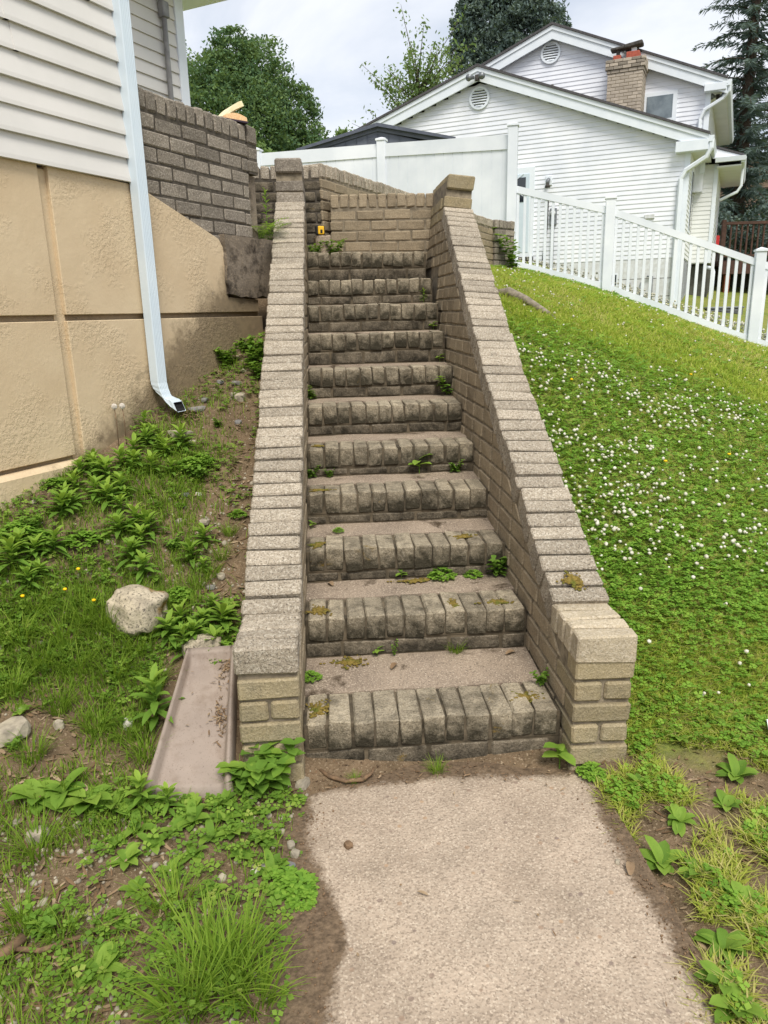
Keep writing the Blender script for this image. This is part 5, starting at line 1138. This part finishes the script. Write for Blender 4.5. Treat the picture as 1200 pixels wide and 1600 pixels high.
X = dx_+RNG.normal(0, .035, 160); Y = dy_+RNG.normal(0, .03, 160); chips('outlet_litter', X, Y, RNG.uniform(.008, .024, 160), RNG.uniform(.004, .01, 160), 'chip', z=ground_z(X, Y)+.022*np.exp(-(((X-dx_)/.035)**2+((Y-dy_)/.03)**2)), up=.012)
for (x, y, k_, rz, lb) in ((.70, .36, 1, .4, 'dry brown leaf curled at the back of the first tread'), (.29, .30, 1, 1.0, 'tan leaf lying on the first tread'), (.10, .70, 2, 2., 'orange dead leaf on the second tread')):
    b = LB(); b.leaf((0, 0, 0), 0, .35, .045, .02, .9, 5, .5, .6, 'lance'); put(b.mesh('dead_leaf', 'chip'), 'dead_leaf', x, y, SZ[k_-1]+.006, 1., rz, lb, 'leaf')
b = LB(); b.leaf((0, 0, 0), 0, .2, .03, .009, .5, 5, .4, .8, 'lance'); put(b.mesh('dead_leaf', 'chip'), 'dead_leaf', .305, -.545, .0, 1., 2.6, 'yellow dead leaf lying on the aggregate path', 'leaf'); put(bpy.data.meshes['dead_leaf'], 'dead_leaf', .80, -.53, .0, 1.1, 1.2, 'curled brown leaf where the path meets the lawn', 'leaf')
X, Y = sample(5200, -1.5, .05, -1.1, 2.35, 2.0); k = (bank_ok(X, Y) | ((Y < -.05) & (X < .05))) & ~((X > -.45) & (X < -.18) & (Y > -.18) & (Y < .31)) & (RNG.random(len(X)) < np.clip(.12+(fb(X, Y, 2.2, 71)-.42)*3+.5*smooth((X+.48)/.16)*smooth((Y-.3)/.3), 0, 1))
heads('bank_grit', X[k], Y[k], RNG.uniform(.0025, .008, k.sum())*np.where(RNG.random(k.sum()) < .12, 2.0, 1), 'stone', np.zeros(k.sum())+.001)

# ------------------------------------------------------------------ trees
def leaf_cards(name, C_, size, mat, parent, rnd, flat=0.):
    n = len(C_); d = RNG.normal(size=(n, 3)); d[:, 2] *= (1-flat); d /= np.linalg.norm(d, axis=1)[:, None]; u = np.cross(d, RNG.normal(size=(n, 3))); u /= np.linalg.norm(u, axis=1)[:, None]; w = np.cross(d, u)
    s_ = (size*RNG.uniform(.6, 1.3, n))[:, None]
    V = np.stack([C_-u*s_, C_+w*s_*.45, C_+u*s_, C_-w*s_*.45], 1).reshape(-1, 3); F = np.arange(n*4).reshape(-1, 4)
    return link_mesh(name, np_mesh(name, V, F, M[mat], rnd=np.repeat(rnd, 4)), None, parent)
def limbs(trunk_pts, th, mat='bark', r0=.25, ends=(), name='trunk'):
    t_ = tube(name, trunk_pts, r0, M[mat], th, 8, [r0*(1-.75*i/(len(trunk_pts)-1)) for i in range(len(trunk_pts))])
    for i, (a, b) in enumerate(ends):
        m_ = (Vector(a)+Vector(b))/2+Vector((0, 0, .12*(Vector(b)-Vector(a)).length)); tube('limb', [a, m_, b], .08, M[mat], t_, 6, [r0*.35, r0*.22, r0*.06])
def broad_tree(label, x, y, z, hgt_, lobes, n, lf, mat, group=None, r0=.25, openness=.0, per=26):
    th = thing('tree', label, 'tree', (x, y, z), 0, group)
    limbs([(0, 0, 0), (.1, 0, hgt_*.3), (-.05, .05, hgt_*.6), (.05, 0, hgt_*.88)], th, r0=r0, ends=[((0, 0, hgt_*(.3+.04*i)), (l[0]*.8, l[1]*.8, l[2])) for i, l in enumerate(lobes)])
    pts = []; rr = []
    tot = sum(l[3]*l[4] for l in lobes)
    for (lx, ly, lz_, rx, rz_) in lobes:
        nc = max(4, int(n*rx*rz_/tot/per))
        d = RNG.normal(size=(nc, 3)); d /= np.linalg.norm(d, axis=1)[:, None]; q_ = RNG.uniform(.45, 1.05, nc)**.6
        cc = np.array([lx, ly, lz_])+d*q_[:, None]*np.array([rx, rx, rz_])
        cr = RNG.uniform(.16, .34, nc)*min(rx, rz_)
        tone = np.clip(.30+.55*RNG.random(nc), 0, 1)
        for c_, r_, tn in zip(cc, cr, tone):
            e = RNG.normal(size=(per, 3)); e /= np.linalg.norm(e, axis=1)[:, None]; e *= (r_*RNG.random(per)**.4)[:, None]; e[:, 2] *= .7
            pts.append(c_+e); rr.append(np.clip(tn+RNG.normal(0, .16, per), 0, 1))
    leaf_cards('crown', np.concatenate(pts), lf, mat, th, np.concatenate(rr)); return th
broad_tree('large round crowned dark green tree behind the porch wall', -2.1, 25.2, 2.6, 7.6, [(-1.0, 0, 5.4, 1.5, 1.6), (.2, .3, 6.3, 1.2, 1.2), (-.1, -.5, 4.6, 1.6, 1.5), (1.35, .2, 5.0, .95, 1.1), (1.6, 0, 3.7, 1.1, 1.2), (-1.5, .2, 3.6, 1.3, 1.4), (.4, 0, 3.2, 1.5, 1.3), (-.6, 0, 6.9, .8, .8)], 70000, .068, 'tree_leaf', per=40)
broad_tree('dark tree half hidden by the corner of the near house', -5.2, 26.5, 2.6, 8, [(0, 0, 6.2, 1.3, 1.6), (.5, 0, 4.2, 1.5, 1.5), (-1, 0, 5, 1.5, 1.8)], 24000, .08, 'tree_leaf', per=34)
broad_tree('small pale green tree far behind the shed', 1.2, 36, 3, 7.5, [(0, 0, 5.7, 1.1, .9), (.9, 0, 5.1, 1.0, .8), (-.7, 0, 4.8, 1.0, .9), (2.2, 0, 5.0, .8, .7)], 7000, .10, 'airy_leaf')
broad_tree('bright low tree between the porch wall and the fence', -2.2, 19.5, 2.4, 4.0, [(0, 0, 3.1, .75, .6), (-.7, 0, 2.8, .7, .6), (.6, 0, 2.7, .6, .6)], 6000, .08, 'airy_leaf')
# airy tree with visible twigs
def airy_tree(label, x, y, z):
    th = thing('tree', label, 'tree', (x, y, z)); tk = tube('trunk', [(0, 0, 0), (.05, 0, 2.5), (0, 0, 5)], .12, M['bark'], th, 7, [.15, .11, .05]); pts = []; rr = []
    for i in range(64):
        a = RNG.uniform(0, 6.283); s0 = Vector((0, 0, RNG.uniform(1.8, 4.6))); ln = RNG.uniform(1.4, 2.9); e = RNG.uniform(.3, 1.25)
        tip = s0+Vector((math.cos(a)*math.cos(e), math.sin(a)*math.cos(e)*.6, math.sin(e)))*ln; tube('limb', [s0, (s0+tip)/2+Vector((0, 0, .08)), tip], .02, M['bark'], tk, 4, [.03, .018, .006])
        for q_ in range(72):
            t_ = RNG.uniform(.25, 1.03); p = s0.lerp(tip, t_)+Vector(RNG.normal(0, .13, 3)); pts.append(p); rr.append(RNG.random())
    leaf_cards('crown', np.array([tuple(p) for p in pts]), .075, 'airy_leaf', th, np.array(rr)); return th
airy_tree('airy light leaved tree with bare twigs beside the white gable', 3.6, 27, 4.6)
def conifer(label, x, y, z, h, rbase, z0, n, droop, lenf, dens, group=None, dead=False, power=.9):
    th = thing('conifer', label, 'tree', (x, y, z), 0, group); tk = tube('trunk', [(0, 0, 0), (0, 0, h*.5), (0, 0, h)], .25, M['bark'], th, 8, [h*.022, h*.014, .02]); V = []; rr = []; bl = 0
    tri = []
    for i in range(n):
        t_ = i/n; zz = z0+(h-z0)*t_; a = i*2.399+RNG.uniform(-.3, .3); ln = rbase*(1-t_)**power*RNG.uniform(.7, 1.12)+.12
        m_ = max(5, int(ln/.13)); p = np.array([0, 0, zz]); e = RNG.uniform(.0, .35)+.3*t_; prev = p.copy(); segs = [tuple(p)]
        for s_ in range(m_):
            e -= droop/m_; step = ln/m_; p = p+np.array([math.cos(a)*math.cos(e), math.sin(a)*math.cos(e), math.sin(e)])*step
            if s_ % 3 == 2 or s_ == m_-1: segs.append(tuple(p))
            f_ = (s_+1)/m_
            for k_ in range(dens):
                sd = RNG.choice([-1, 1]); a2 = a+sd*RNG.uniform(.5, 1.2); L_ = lenf*RNG.uniform(.5, 1.1)*(1.1-.5*f_); dz = RNG.uniform(-.9, .15) if droop > .3 else RNG.uniform(-.25, .7)
                dv = np.array([math.cos(a2)*math.cos(dz), math.sin(a2)*math.cos(dz), math.sin(dz)])*L_; wv = np.cross(dv, RNG.normal(size=3)); wv = wv/np.linalg.norm(wv)*L_*.075; o_ = p+RNG.normal(0, .02, 3)
                tri.append(np.stack([o_-wv*.5, o_+dv*.5+wv, o_+dv, o_+dv*.5-wv])); rr.append(np.clip(.25+.5*RNG.random()+.2*f_, 0, 1))
        if i % 2 == 0 and len(segs) > 2: tube('limb', segs, .02, M['bark'], tk, 4, [.035*(1-.8*q_/(len(segs)-1)) for q_ in range(len(segs))])
    V = np.concatenate(tri); F = np.arange(len(V)).reshape(-1, 4); link_mesh('crown', np_mesh('crown', V, F, M['needle'], rnd=np.repeat(np.array(rr), 4)), None, th); return th
conifer('tall dark spruce with drooping branches beyond the neighbour house', 14.3, 24.3, 1.8, 13.5, 3.3, 1.0, 160, .75, .40, 12)
conifer('dark spruce standing beside the taller spruce behind the deck', 17.5, 27.0, 1.8, 11, 3.2, 1.0, 110, .7, .42, 9)
broad_tree('dense dark cedar rising behind the upper roof', 7.7, 31.6, 3.0, 12.5, [(0, 0, 9.4, 1.9, 1.6), (-1.5, 0, 9.6, .6, 1.2), (-1.2, 0, 8.4, 1.0, 1.2), (1.3, 0, 9.3, 1.3, 1.3), (.4, 0, 11., 1.4, 1.2), (0, 0, 7.6, 2.0, 1.4), (2.2, 0, 8.6, .9, .9), (-.6, 0, 10.6, .8, .9)], 56000, .085, 'needle', per=46)
broad_tree('small dark conifer at the foot of the white gable roof', 5.2, 28.6, 4.2, 5.6, [(0, 0, 4.3, .7, .9), (.3, 0, 3.4, 1.0, .9), (.1, 0, 5.2, .35, .6)], 12000, .07, 'needle', per=40)
broad_tree('evergreen shrub behind the brown deck', 12.2, 21.8, 2.0, 2.6, [(0, 0, 1.5, .8, .7), (.9, 0, 1.3, .7, .6), (1.8, .3, 1.6, .8, .8)], 5000, .07, 'needle')
